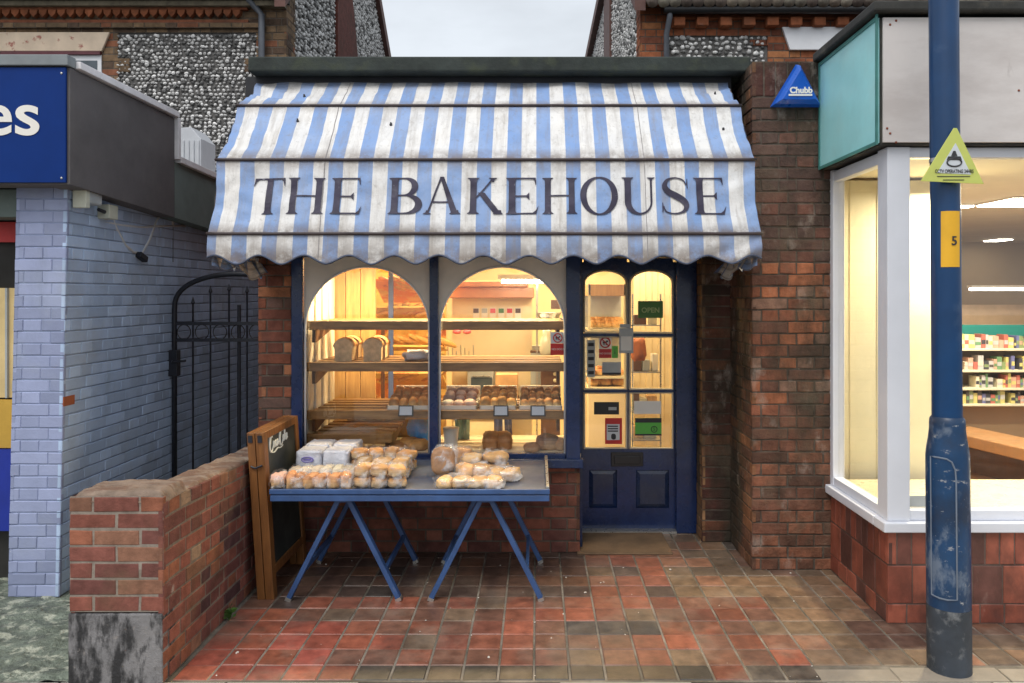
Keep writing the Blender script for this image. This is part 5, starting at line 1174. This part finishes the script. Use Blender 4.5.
p = wp(139, 257); MB().obox((p[0] + .02, p[1], p[2]), (.02, .05, .02), Matrix.Rotation(R(-20), 3, 'X')).build('sensor', iron, cbl, bevel=.005)
# roof vents and small window behind the fascia
t = thing('roof_vent', (-3.0, 6.2, 2.65), 'white ribbed plastic vent cover on the flat roof behind the dark fascia', 'vent')
mb = MB(); vx0, vx1 = PX(176, 6.6), PX(201, 6.6)
mb.prism([(vx0, 2.60), (vx1, 2.60), (vx1, PZ(139, 6.6)), (lerp(vx0, vx1, .6), PZ(127, 6.6)), (vx0, PZ(128, 6.6))], lambda a, b, d: (a, d, b), 6.6, 6.9)
for i in range(5): mb.box(lerp(vx0, vx1, .08 + i * .2), lerp(vx0, vx1, .14 + i * .2), 6.59, 6.6, 2.66, PZ(140, 6.6))
mb.build('cover', mat('grey_white_plastic', (.55, .57, .60), .5, .08), t, bevel=.01)

# ------------------------------------------------------------------ flint houses behind
_ico = None
def ico():
    global _ico
    if _ico: return _ico
    import bmesh
    b = bmesh.new(); bmesh.ops.create_icosphere(b, subdivisions=1, radius=1); v = [x.co.copy() for x in b.verts]; b.verts.index_update(); f = [tuple(q.index for q in x.verts) for x in b.faces]; b.free(); _ico = (v, f); return _ico
def pebbles(mb, O, U, N, L, Hh, sz, inside=None, seed=1, darkp=.25):
    rnd = random.Random(seed); O, U, N = map(Vector, (O, U, N)); Vv = Vector((0, 0, 1)); v, f = ico(); r = 0; y = sz * .4
    while y < Hh:
        x = (sz * .5 if r % 2 else 0)
        while x < L:
            a = x + rnd.uniform(-.2, .2) * sz; b = y + rnd.uniform(-.2, .2) * sz; x += sz * rnd.uniform(.92, 1.15)
            if inside and not inside(a, b): continue
            kk_ = rnd.choice((.7, .9, 1, 1, 1.15)); sa, sb = sz * kk_ * rnd.uniform(.36, .58), sz * kk_ * rnd.uniform(.30, .48); th = rnd.uniform(-.6, .6); ct, st = math.cos(th), math.sin(th)
            g = rnd.uniform(.42, .80) if rnd.random() > darkp else rnd.uniform(.06, .2); col = (g, g * .99, g * .97)
            c = O + U * a + Vv * b; o = len(mb.v)
            for q in v:
                jr = rnd.uniform(.78, 1.12); p, s_ = q.x * sa * jr, q.y * sb * jr; mb.v.append(tuple(c + U * (p * ct - s_ * st) + Vv * (p * st + s_ * ct) + N * (q.z * sz * .32)))
            for t_ in f:
                nn = v[t_[0]].z + v[t_[1]].z + v[t_[2]].z
                if nn < -.6: continue
                mb.f.append(tuple(i + o for i in t_)); mb.c.append(col)
        y += sz * .82; r += 1
def dentils(mb, x0, x1, Y, z, pal=(.30, .10, .045)):
    n = int((x1 - x0) / .095)
    for i in range(n):
        xx = x0 + .095 * i
        mb.prism([(xx, z + .005), (xx + .035, z - .035), (xx + .07, z + .0), (xx + .08, z + .04), (xx, z + .04)], lambda a, b, d: (a, d, b), Y - .06, Y, scl(random.uniform(.75, 1.2), pal))
    mb.box(x0, x1, Y - .05, Y, z + .045, z + .10, (.26, .09, .045)); mb.box(x0, x1, Y - .03, Y, z - .10, z - .055, (.24, .085, .045))
# left house
LH = thing('flint_house', (-4.5, 8.0, 0), 'tall flint walled house with brick cornice and stone lintel behind the blue shop', 'house')
CX = -2.60; YF = 8.0; ZX = lambda px: PX(px, YF); ZZ = lambda py: PZ(py, YF)
MB().box(-7.6, CX - .02, YF + .02, 14.4, 0, 4.86).build('core_wall', fl_mortar, LH)
MB().prism([(YF + .02, 4.86), (11.2, 7.45), (14.4, 4.86)], lambda a, b, d: (d, a, b), -7.6, CX - .02).build('gable_core', fl_mortar, LH)
mb = MB(); pebbles(mb, (ZX(118), YF + .01, 2.6), (1, 0, 0), (0, -1, 0), ZX(258) - ZX(118), ZZ(33) - 2.6, .046, seed=2)
mb.build('flint_panel', flint, LH, smooth=False)
mb = MB(); pebbles(mb, (CX - .012, YF + .28, 3.1), (0, 1, 0), (1, 0, 0), 5.9, 4.4, .062, inside=lambda a, b: b + 3.1 < 4.86 + min(a + .28, 6.4 - a - .28) * .81, seed=3, darkp=.2)
mb.build('flint_side', flint, LH, smooth=False)
mb = MB()
bricks(mb, (-7.6, YF, 4.462), (1, 0, 0), (0, -1, 0), CX + 7.6, .30, pal=PAL_YEL, seed=41, rec=.003)
bricks(mb, (-7.6, YF, 2.3), (1, 0, 0), (0, -1, 0), ZX(118) + 7.6, 2.16, pal=PAL_YEL, seed=42, rec=.003)
bricks(mb, (ZX(256), YF, 2.3), (1, 0, 0), (0, -1, 0), CX - ZX(256), 2.16, pal=PAL_YEL, seed=43, rec=.003)
for i in range(9):   # toothed edges beside the flint
    if i % 2 == 0:
        bricks(mb, (ZX(118), YF - .001, 2.45 + i * .2), (1, 0, 0), (0, -1, 0), .12, .15, bl=.12, pal=PAL_YEL, seed=50 + i, mort=False, bond='stack')
        bricks(mb, (ZX(256) - .12, YF - .001, 2.45 + i * .2), (1, 0, 0), (0, -1, 0), .12, .15, bl=.12, pal=PAL_YEL, seed=60 + i, mort=False, bond='stack')
bricks(mb, (CX, YF, 2.3), (0, 1, 0), (1, 0, 0), .30, 2.7, pal=PAL_YEL, seed=44, rec=.003)
mb.build('brick_dressing', brick_red, LH)
mb = MB(); dentils(mb, -7.6, ZX(249), YF, ZZ(15.5)); mb.box(-7.6, CX, YF - .10, YF, ZZ(9), ZZ(4), (.20, .17, .12)); mb.box(-7.6, CX + .02, YF - .16, YF + .05, ZZ(3.5), ZZ(-8), (.05, .045, .04))
bricks(mb, (-7.6, YF - .04, ZZ(29)), (1, 0, 0), (0, -1, 0), CX + 7.6 - .2, .055, ch=.055, pal=PAL_YEL, seed=45)
mb.build('cornice', brick_red, LH)
MB().prism([(ZX(-14), ZZ(52)), (ZX(103), ZZ(52)), (ZX(111), ZZ(33)), (ZX(-20), ZZ(33))], lambda a, b, d: (a, d, b), YF - .03, YF).build('lintel', sandstone, LH, bevel=.006)
wn = MB().box(ZX(-10), ZX(102), YF - .012, YF + .01, 2.6, ZZ(55)).build('window', white_paint, LH)
MB().box(ZX(5), ZX(98), YF - .016, YF - .013, 2.7, ZZ(61)).build('window_glass', dark_lens, wn)
MB().box(ZX(3), ZX(102), YF - .04, YF - .013, ZZ(55.5), ZZ(52.5)).build('window_head', mat('maroon_paint', (.10, .02, .03), .6), wn)
for a in (4.0,): pass
mb = MB(); x_ = ZX(262); mb.tube([(ZX(252), YF - .12, ZZ(-6)), (ZX(252), YF - .10, ZZ(3)), (ZX(259), YF - .07, ZZ(11)), (x_ + .02, YF - .07, ZZ(17)), (x_ + .02, YF - .07, 2.9)], .032, 10); mb.build('downpipe', pipe_grey, LH, smooth=True)
mb = MB()
for q in (3.3, 3.9): mb.tube([(x_ + .02, YF - .07, q), (x_ + .02, YF - .07, q + .06)], .038, 10)
mb.build('pipe_collar', pipe_grey, LH)
# brick chimney breast strip on the flank, with raked shoulder
mb = MB(); mb.prism([(9.95, 3.0), (11.15, 3.0), (11.15, 4.9), (10.9, 5.6), (10.55, 6.2), (10.2, 6.6), (9.95, 6.7)], lambda a, b, d: (d, a, b), CX - .01, CX + .03, (.13, .045, .035))
mb.build('chimney_breast', brick_red, LH)
mb = MB(); m3y = math.atan2(2.59, 3.2)
for (ya, yb) in ((7.75, 11.2), (14.65, 11.2)):
    za, zb = 4.86 - .20, 7.45; mb.prism([(ya, za - .02), (yb, zb - .02), (yb, zb + .14), (ya, za + .14)], lambda a, b, d: (d, a, b), CX - .04, CX + .07)
mb.build('bargeboard', barge, LH)
mb = MB(); mb.prism([(7.7, 4.83), (11.2, 7.61), (11.2, 7.75), (7.7, 4.95)], lambda a, b, d: (d, a, b), -7.6, CX + .05); mb.prism([(14.7, 4.83), (11.2, 7.61), (11.2, 7.75), (14.7, 4.95)], lambda a, b, d: (d, a, b), -7.6, CX + .05)
mb.build('roof', rooftile, LH)
# right house
RH = thing('flint_house', (3.5, 8.0, 0), 'flint and orange brick house with clay tile eaves behind the white framed shop', 'house')
RX = PX(640, YF)
MB().box(RX + .02, 8.0, YF + .02, 18.5, 2.62, 4.80).build('core_wall', fl_mortar, RH)
MB().prism([(YF + .02, 4.80), (10.4, 6.38), (18.5, 6.38), (18.5, 4.80)], lambda a, b, d: (d, a, b), RX + .02, 8.0).build('upper_core', fl_mortar, RH)
mb = MB(); pebbles(mb, (RX + .01, YF + .30, 3.2), (0, 1, 0), (-1, 0, 0), 9.6, 3.2, .07, inside=lambda a, b: (b + 3.2 < min(6.38, 4.8 + (a + .3) * .66)) and not (2.75 < a < 3.75), seed=5)
mb.build('flint_side', flint, RH, smooth=True)
MB().box(RX - .03, RX + .02, YF + 3.05, YF + 4.0, 3.0, 6.36).build('brown_band', barge, RH)
MB().box(RX - .10, RX + .1, YF + 2.6, 18.5, 6.38, 6.55).build('bargeboard', barge, RH)
mb = MB(); mb.prism([(7.8, 4.62), (10.4, 6.42), (10.4, 6.58), (7.8, 4.80)], lambda a, b, d: (d, a, b), RX - .08, RX + .03); mb.build('front_verge', barge, RH)
OB = [((.30, .10, .045), 4), ((.24, .08, .04), 3), ((.17, .06, .035), 2), ((.34, .14, .06), 1)]
mb = MB()
xF = PX(668, YF)
bricks(mb, (RX, YF, 2.6), (1, 0, 0), (0, -1, 0), xF - RX, 2.2, pal=OB, seed=71, rec=.004, bond='english')
bricks(mb, (RX, YF + .3, 2.6), (0, -1, 0), (-1, 0, 0), .3, 2.2, pal=OB, seed=72, rec=.004)
bricks(mb, (xF, YF, PZ(36, YF)), (1, 0, 0), (0, -1, 0), 8 - xF, 4.66 - PZ(36, YF), pal=OB, seed=73, rec=.004)
bricks(mb, (PX(768, YF), YF, 2.6), (1, 0, 0), (0, -1, 0), 8 - PX(768, YF), PZ(36, YF) - 2.6, pal=OB, seed=74, rec=.004)
bricks(mb, (PX(750, YF), YF - .001, PZ(46, YF)), (1, 0, 0), (0, -1, 0), .19, .07, pal=OB, seed=75, mort=False)
mb.build('brick_dressing', brick_red, RH)
mb = MB(); pebbles(mb, (xF + .02, YF + .01, 3.2), (1, 0, 0), (0, -1, 0), PX(768, YF) - xF - .04, PZ(37, YF) - 3.2, .06, seed=6)
mb.build('flint_panel', flint, RH, smooth=True)
mb = MB(); n = 26
for i in range(n):
    xx = xF + .1 + i * .24; mb.obox((xx, YF - .05, PZ(24.5, YF)), (.06, .06, .045), None, scl(random.uniform(.75, 1.2), (.30, .10, .045)))
mb.box(xF, 8, YF - .035, YF, PZ(20, YF), PZ(15, YF), (.32, .11, .05)); mb.build('cornice', brick_red, RH, bevel=.01)
MB().prism([(PX(789, YF), PZ(51, YF)), (PX(850, YF), PZ(51, YF)), (PX(850, YF), PZ(28, YF)), (PX(781, YF), PZ(28, YF))], lambda a, b, d: (a, d, b), YF - .04, YF).build('lintel', white_paint, RH, bevel=.006)
# gutter, tiles
mb = MB(); ng = 10; yg = YF - .16; zg = PZ(9, yg)
MB().tube([(PX(664, yg), yg, zg), (8, yg, zg)], .05, 12).build('gutter', black_plastic, RH, smooth=True)
mb = MB(); mb.tube([(PX(670, yg), yg, zg), (PX(670, yg), yg + .02, zg - .08), (PX(666.5, YF - .06), YF - .06, zg - .22), (PX(666.5, YF - .06), YF - .06, 3.0)], .03, 10); mb.build('downpipe', pipe_grey, RH, smooth=True)
mb = MB()
for i in range(64):
    xx = PX(652, 7.8) + i * .115
    for r in range(4):
        y0_ = YF - .24 + r * .24; z0_ = PZ(4.5, YF - .24) + r * .175
        mb.tube([(xx, y0_, z0_ + .03), (xx, y0_ + .30, z0_ + .03 + .20)], [.062, .058], 8, scl(random.uniform(.7, 1.25), random.choice(((.24, .19, .15), (.30, .26, .21), (.17, .13, .11)))))
mb.build('roof_tiles', mat('clay_pantile', attr=True, var=.3, vs=14, bump=.4, bs=40, rough=.9, stains=(((.35, .32, .25), 6, .55, .7, .5, None),)), RH, smooth=True)

# ------------------------------------------------------------------ white-framed shop (right)
rs = thing('corner_shop', (3.0, 4.1, 0), 'white framed shop with turquoise side panel and pale fascia at the right', 'shop')
BX, BY = 1.862, 4.09
PT = [((.25, .07, .045), 4), ((.31, .09, .055), 3), ((.17, .06, .045), 3), ((.12, .05, .04), 2)]
mb = MB()
for z0, hh, bb in ((.0, .105, .13), (.105, .205, .16), (.312, .18, .078)):
    bricks(mb, (BX, BY, z0), (1, 0, 0), (0, -1, 0), 4.0, hh, ch=hh, bl=bb, bond='stack', pal=PT, j=.006, rec=.003, mortar=(.13, .09, .075), seed=int(81 + z0 * 100), shift=.03)
    bricks(mb, (BX, 4.89, z0), (0, -1, 0), (-1, 0, 0), .80, hh, ch=hh, bl=bb, bond='stack', pal=PT, j=.006, rec=.003, mortar=(.13, .09, .075), seed=int(91 + z0 * 100))
mb.build('tiled_plinth', glaze_mat, rs)
MB().box(BX - .035, 6, BY - .035, BY + .10, .492, .545).build('front_sill', upvc, rs, bevel=.006)
MB().box(BX - .035, BX + .10, BY + .101, 4.90, .492, .545).build('side_sill', upvc, rs, bevel=.006)
ws = MB()
ws.box(BX - .005, BX + .115, BY - .005, BY + .115, .546, 2.53); wsf = ws.build('window_frame', upvc, rs, bevel=.004)
MB().box(BX + .116, 6, BY + .01, BY + .07, .546, .60).build('bottom_rail', upvc, wsf, bevel=.004); MB().box(BX + .116, 6, BY + .01, BY + .07, 2.475, 2.53).build('top_rail', upvc, wsf, bevel=.004)
MB().box(BX + .0, BX + .06, BY + .116, 4.84, .546, .60).build('bottom_rail', upvc, wsf, bevel=.004); MB().box(BX + .0, BX + .06, BY + .116, 4.84, 2.455, 2.52).build('top_rail', upvc, wsf, bevel=.004)
MB().box(BX - .004, BX + .07, 4.841, 4.895, .546, 2.53).build('jamb', upvc, wsf, bevel=.004)
MB().box(BX + .115, 6, BY + .035, BY + .041, .60, 2.48).build('window_glass', glass, wsf); MB().box(BX + .028, BX + .034, BY + .115, 4.84, .60, 2.46).build('window_glass', glass, wsf)
MB().box(BX + .125, BX + .30, BY + .074, BY + .079, .60, .66).build('notice', greyb, wsf)
fb = MB().box(1.805, 6, 4.055, 4.9, 2.535, 3.20).build('fascia', roof_dark, rs)
mb = MB(); xs = [1.812, 2.75, 4.2, 6]
for a, b in zip(xs, xs[1:]): mb.box(a + .002, b - .002, 4.04, 4.054, 2.545, 3.20)
mb.build('pale_panel', panel_pale, fb, bevel=.002)
MB().box(1.79, 1.804, 4.06, 4.885, 2.545, 3.205).build('turquoise_panel', turq, fb, bevel=.002)
mb = MB(); mb.box(1.782, 1.79, 4.045, 4.065, 2.535, 3.22); mb.box(1.782, 1.789, 4.066, 4.888, 2.535, 2.553); mb.box(1.782, 1.789, 4.066, 4.888, 3.19, 3.21); mb.box(1.782, 1.789, 4.87, 4.888, 2.554, 3.189)
mb.build('turquoise_edging', turq_edge, fb)
mb = MB(); mb.box(1.75, 6, 4.0, 4.9, 3.222, 3.275); mb.box(2.3, 6.0, 4.3, 6.5, 3.28, 3.33); mb.box(1.88, 6, 4.9, 7.9, 2.9, 3.24)
mb.build('flat_roof', roof_dark, rs, bevel=.01)
mb = MB()
for px, py in ((888, 128), (891, 133), (897, 142), (897, 20), (891, 24), (1020, 90)): mb.blob((PX(px, 4.03), 4.04, PZ(py, 4.03)), (.006, .004, .006))
mb.build('rusty_screws', mat('rust', (.22, .06, .03), .8), fb)
# interior of right shop
MB().box(BX + .05, 6, BY + .08, 4.98, .50, .552).build('display_floor', mat('cream_laminate', (.66, .60, .40), .3, .03), rs)
MB().box(BX + .05, 6, 4.97, 4.985, .0, .50).build('display_back', dish_cream, rs)
mb = MB()
for i in range(9): mb.box(1.89 + .0901 * i, 1.89 + .0901 * i + .0896, 5.10 + (.004 if i % 2 else 0), 5.13, .50, 2.50)
mb.build('display_panel', mat('cream_panel', (.66, .61, .44), .5, .04), rs)
MB().box(1.885, 1.905, 4.90, 5.1, .5, 2.5).build('display_side', dish_cream, rs)
MB().box(BX + .05, 8, BY + .10, 12, 2.52, 2.56).build('ceiling', int_ceiling, rs); MB().box(2.75, 8, 4.99, 12, .10, .12).build('wood_floor', woodfloor, rs)
MB().box(2.65, 8, 11.5, 11.55, .1, 2.52).build('back_wall', dimwall, rs)
MB().box(2.66, 2.70, 5.14, 11.5, .1, 2.52).build('side_wall', dish_cream, rs)
mb = MB(); mb.box(4.2, 8, 9.3, 9.4, PZ(325, 9.3), PZ(305, 9.3)); mb.box(2.7, 8, 9.38, 9.45, 1.5, 1.62); mb.build('pale_partition', mat('pinkish_board', (.62, .46, .30), .6, .1), rs)
# ceiling light panels and spots
def clamp_(px, py, hw, hd, lab):
    zc = 2.51; Y = (H - zc) * F / (py - VY) * 1.0; x = PX(px, Y); t = thing('ceiling_light', (x, Y, zc), lab, 'ceiling light', 'lit ceiling panels in the corner shop')
    MB().box(x - hw, x + hw, Y - hd, Y + hd, zc - .012, zc - .002).build('diffuser', lamp_panel, t); MB().box(x - hw - .02, x + hw + .02, Y - hd - .02, Y + hd + .02, zc - .002, zc + .005).build('frame', tray_white, t)
clamp_(1024, 202, .24, .26, 'large lit ceiling panel nearest the shop window at the right edge'); clamp_(965, 206, .05, .05, 'tiny lit ceiling spot just right of the pole'); clamp_(998, 240, .10, .18, 'small lit ceiling panel in the middle of the shop')
# long lit strip low over the shelves
x, Y = PX(998, 8.6), 8.6; t = thing('strip_light', (x, Y, PZ(289, Y)), 'long lit strip light hanging over the shop shelves', 'strip light'); MB().box(x - .30, x + .30, Y - .04, Y + .04, PZ(290.5, Y), PZ(288, Y)).build('tube', lamp_panel, t); MB().box(x - .32, x + .32, Y - .05, Y + .05, PZ(288, Y) + .002, PZ(288, Y) + .03).build('housing', tray_white, t)
# shelving with packets
su = thing('packet_shelving', (PX(1000, 7.2), 7.2, .12), 'shelving with teal header and rows of small packets inside the shop', 'shelving')
sx0, sx1 = PX(952, 7.2), PX(1090, 7.2); SY = 7.2
MB().box(sx0, sx1, SY + .30, SY + .33, .12, PZ(326, SY)).build('back_board', dimwall, su)
MB().box(sx0, sx1, SY + .26, SY + .299, PZ(338, SY), PZ(326, SY)).build('teal_header', tealb, su)
MB().box(sx0 - .02, sx0, SY, SY + .33, .12, PZ(338, SY)).build('end_panel', shelf_metal, su)
rn = random.Random(12); levels = (348.5, 370, 388, 404)
PKC = [(.40, .12, .09), (.6, .55, .42), (.12, .24, .12), (.5, .45, .16), (.12, .13, .28), (.5, .3, .22), (.4, .4, .4), (.2, .26, .12), (.05, .05, .06), (.08, .07, .06)]
for li, py in enumerate(levels):
    z = PZ(py, SY); MB().box(sx0, sx1, SY, SY + .299, z - .022, z).build('shelf_board', shelf_metal, su, bevel=.003)
    x = sx0 + .02
    while x < sx1 - .1:
        ww = rn.uniform(.02, .06); hh = rn.uniform(.07, .14)
        if rn.random() < .74:
            c = rn.choice(PKC); o = MB().box(x, x + ww * .93, SY + .03, SY + .15, z + .001, z + hh, c).box(x + .002, x + ww * .93 - .002, SY + .0285, SY + .0298, z + hh * .3, z + hh * .6, rn.choice(PKC)).build('packet', bookm)
            tag(o, 'small coloured packet standing on the %s shelf inside the shop' % ('top', 'second', 'third', 'lowest')[li], 'packet', 'packets on the %s shop shelf' % ('top', 'second', 'third', 'lowest')[li])
        x += ww
t = thing('wooden_counter', (PX(1000, 6.2), 6.2, .12), 'long wooden display counter below the packet shelving', 'counter')
wood_c = mat('counter_wood', (.30, .165, .075), .4, .15, wave=(5, (.36, .18, .07), (.4, 4, 4)))
pa, pb = Vector((PX(952, 7.1), 7.1, .475)), Vector((PX(1075, 5.9), 5.9, .475)); dd = (pb - pa).normalized(); ang = math.atan2(dd.y, dd.x); mc = (pa + pb) / 2; LL = (pb - pa).length
MB().obox(mc, (LL / 2, .20, .05), Matrix.Rotation(ang, 3, 'Z')).build('top', wood_c, t, bevel=.01)
MB().obox((mc.x + .1, mc.y + .3, .26), (LL / 2 - .15, .03, .139), Matrix.Rotation(ang, 3, 'Z')).build('plinth', walnut, t)
area('spot_lamp', (2.72, 4.86, 2.42), .10, 48, (1, .87, .60), (0, 0, 0)); area('spot_lamp', (3.6, 4.7, 2.45), .3, 14, (1, .9, .68), (0, 0, 0))
area('shop_lamp', (3.98, 6.3, 2.48), .3, 70, (1, .88, .68), (0, 0, 0), .3)

# ------------------------------------------------------------------ lamp post
lp = thing('lamp_post', (1.925, 3.60, 0), 'tall scuffed dark blue metal pole with a wider base at the right', 'pole')
cxp, cyp = 1.925, 3.60
def tilt(mb):
    for i, v in enumerate(mb.v): mb.v[i] = (v[0] - .0085 * v[2], v[1], v[2])
    return mb
tilt(MB().lathe([(.095, -.01), (.095, .30)], (cxp, cyp, 0), 40)).build('foot', pole_base, lp, smooth=True)
tilt(MB().lathe([(.0945, .30), (.0935, .96), (.093, 1.0), (.089, 1.035), (.082, 1.075), (.077, 1.12), (.0765, 1.15), (.074, 1.17), (.066, 1.18)], (cxp, cyp, 0), 40)).build('base_column', pole_blue, lp, smooth=True)
tilt(MB().lathe([(.0645, 1.176), (.0645, 2.0), (.063, 4.8)], (cxp, cyp, 0), 40)).build('shaft', pole_top, lp, smooth=True)
# access door: slightly proud curved plate
dm = MB()
dm.grid(lambda u, v: (cxp + .0985 * math.sin(R(lerp(-82, -8, u))), cyp - .0985 * math.cos(R(lerp(-82, -8, u))), lerp(.36, 1.0, v) - (.03 * max(0, u - .8) / .2 * (1 if v > .95 else 0))), 20, 20)
tilt(dm).build('access_door', pole_blue, lp, smooth=True)
ed = [(cxp + .0995 * math.sin(R(a)), cyp - .0995 * math.cos(R(a)), z) for a, z in ((-72, .36), (-72, 1.0), (-60, 1.0), (-45, 1.0), (-30, .998), (-18, .985), (-10, .95), (-8, .9), (-8, .6), (-8, .36), (-30, .355), (-50, .355), (-72, .36))]
m_ = MB().tube(ed, .004, 5); tilt(m_).build('door_edge', mat('grey_edge', (.14, .17, .22), .5), lp)
# yellow number label, curved on the shaft
yl = thing('number_label', (1.91, 3.53, 2.0), 'small orange yellow label reading 5 wrapped on the pole', 'label')
cx2 = cxp - .0085 * 2.0; z0, z1 = PZ(267, 3.54), PZ(211, 3.54)
MB().grid(lambda u, v: (cx2 + .0662 * math.sin(R(lerp(-45, 32, u))), cyp - .0662 * math.cos(R(lerp(-45, 32, u))), lerp(z0, z1, v)), 14, 2).build('backing', yellow_st, yl, smooth=True)
t5 = text('lettering', '5', .058, printm, (cx2 + .004, cyp - .0685, lerp(z0, z1, .46)), Matrix.Rotation(R(3), 4, 'Z') @ FRONT, yl, .001, .0004)
# triangle sign
ts = thing('cctv_sign', (PX(953, 3.49), 3.49, PZ(184, 3.49)), 'yellow triangular camera warning sign strapped to the blue pole', 'sign')
YS = 3.50; q = lambda px, py: (PX(px, YS), PZ(py, YS))
MB().prism([q(921, 181), q(984, 184), q(957, 128), q(954, 128)], lambda a, b, d: (a, d, b), YS, YS + .006).build('plate', sign_yg, ts, bevel=.001)
MB().prism([q(937, 173), q(971, 174.5), q(955.5, 143)], lambda a, b, d: (a, d, b), YS - .0015, YS).build('pale_centre', lilac, ts)
mb = MB(); c0 = q(954, 162.5)
mb.tube([(c0[0] + .033 * math.cos(a * math.pi / 14), YS - .003, c0[1] + .018 * math.sin(a * math.pi / 14)) for a in range(29)], .0035, 5)
mb.prism([q(946.5, 160), q(961.5, 160), q(960, 156.5), q(948, 156.5)], lambda a, b, d: (a, d, b), YS - .004, YS - .0016)
mb.prism([q(951, 156), q(957, 156), q(955, 151), q(953, 151)], lambda a, b, d: (a, d, b), YS - .004, YS - .0016)
mb.build('camera_emblem', printm, ts)
text('lettering', 'CCTV OPERATING 24HRS', .0232, printm, (PX(954, YS), YS - .003, PZ(171.5, YS)), FRONT, ts, .0003, .0004, sx=.66)
MB().box(PX(937, YS), PX(970, YS), YS - .002, YS - .0002, PZ(176.8, YS), PZ(176.1, YS)).build('small_print', printm, ts)
MB().box(PX(943, YS), PX(964, YS), YS - .002, YS - .0002, PZ(180.3, YS), PZ(179.6, YS)).build('small_print', printm, ts)
mb = MB(); mb.lathe([(.068, 0), (.068, .018), (.0655, .018)], (cx2 - .002, cyp, PZ(160, 3.54)), 24); mb.build('strap', steel, ts)

# ------------------------------------------------------------------ litter specks and small debris on the path
rn = random.Random(33)
mb = MB()
for i in range(60):
    x, y = rn.uniform(-1.6, 1.7), rn.uniform(3.5, 5.1); s_ = rn.uniform(.002, .006)
    if i % 5 == 0: s_ *= 1.8
    mb.blob((x, y, s_ * .4), (s_, s_ * .7, s_ * .4), .9, .2, i, 6, 4, None, rn.uniform(0, 3))
o = mb.build('grit', mat('pale_grit', (.6, .56, .5), .8)); tag(o, 'scattered pale grit and crumbs on the tiles', 'grit', kind='stuff')
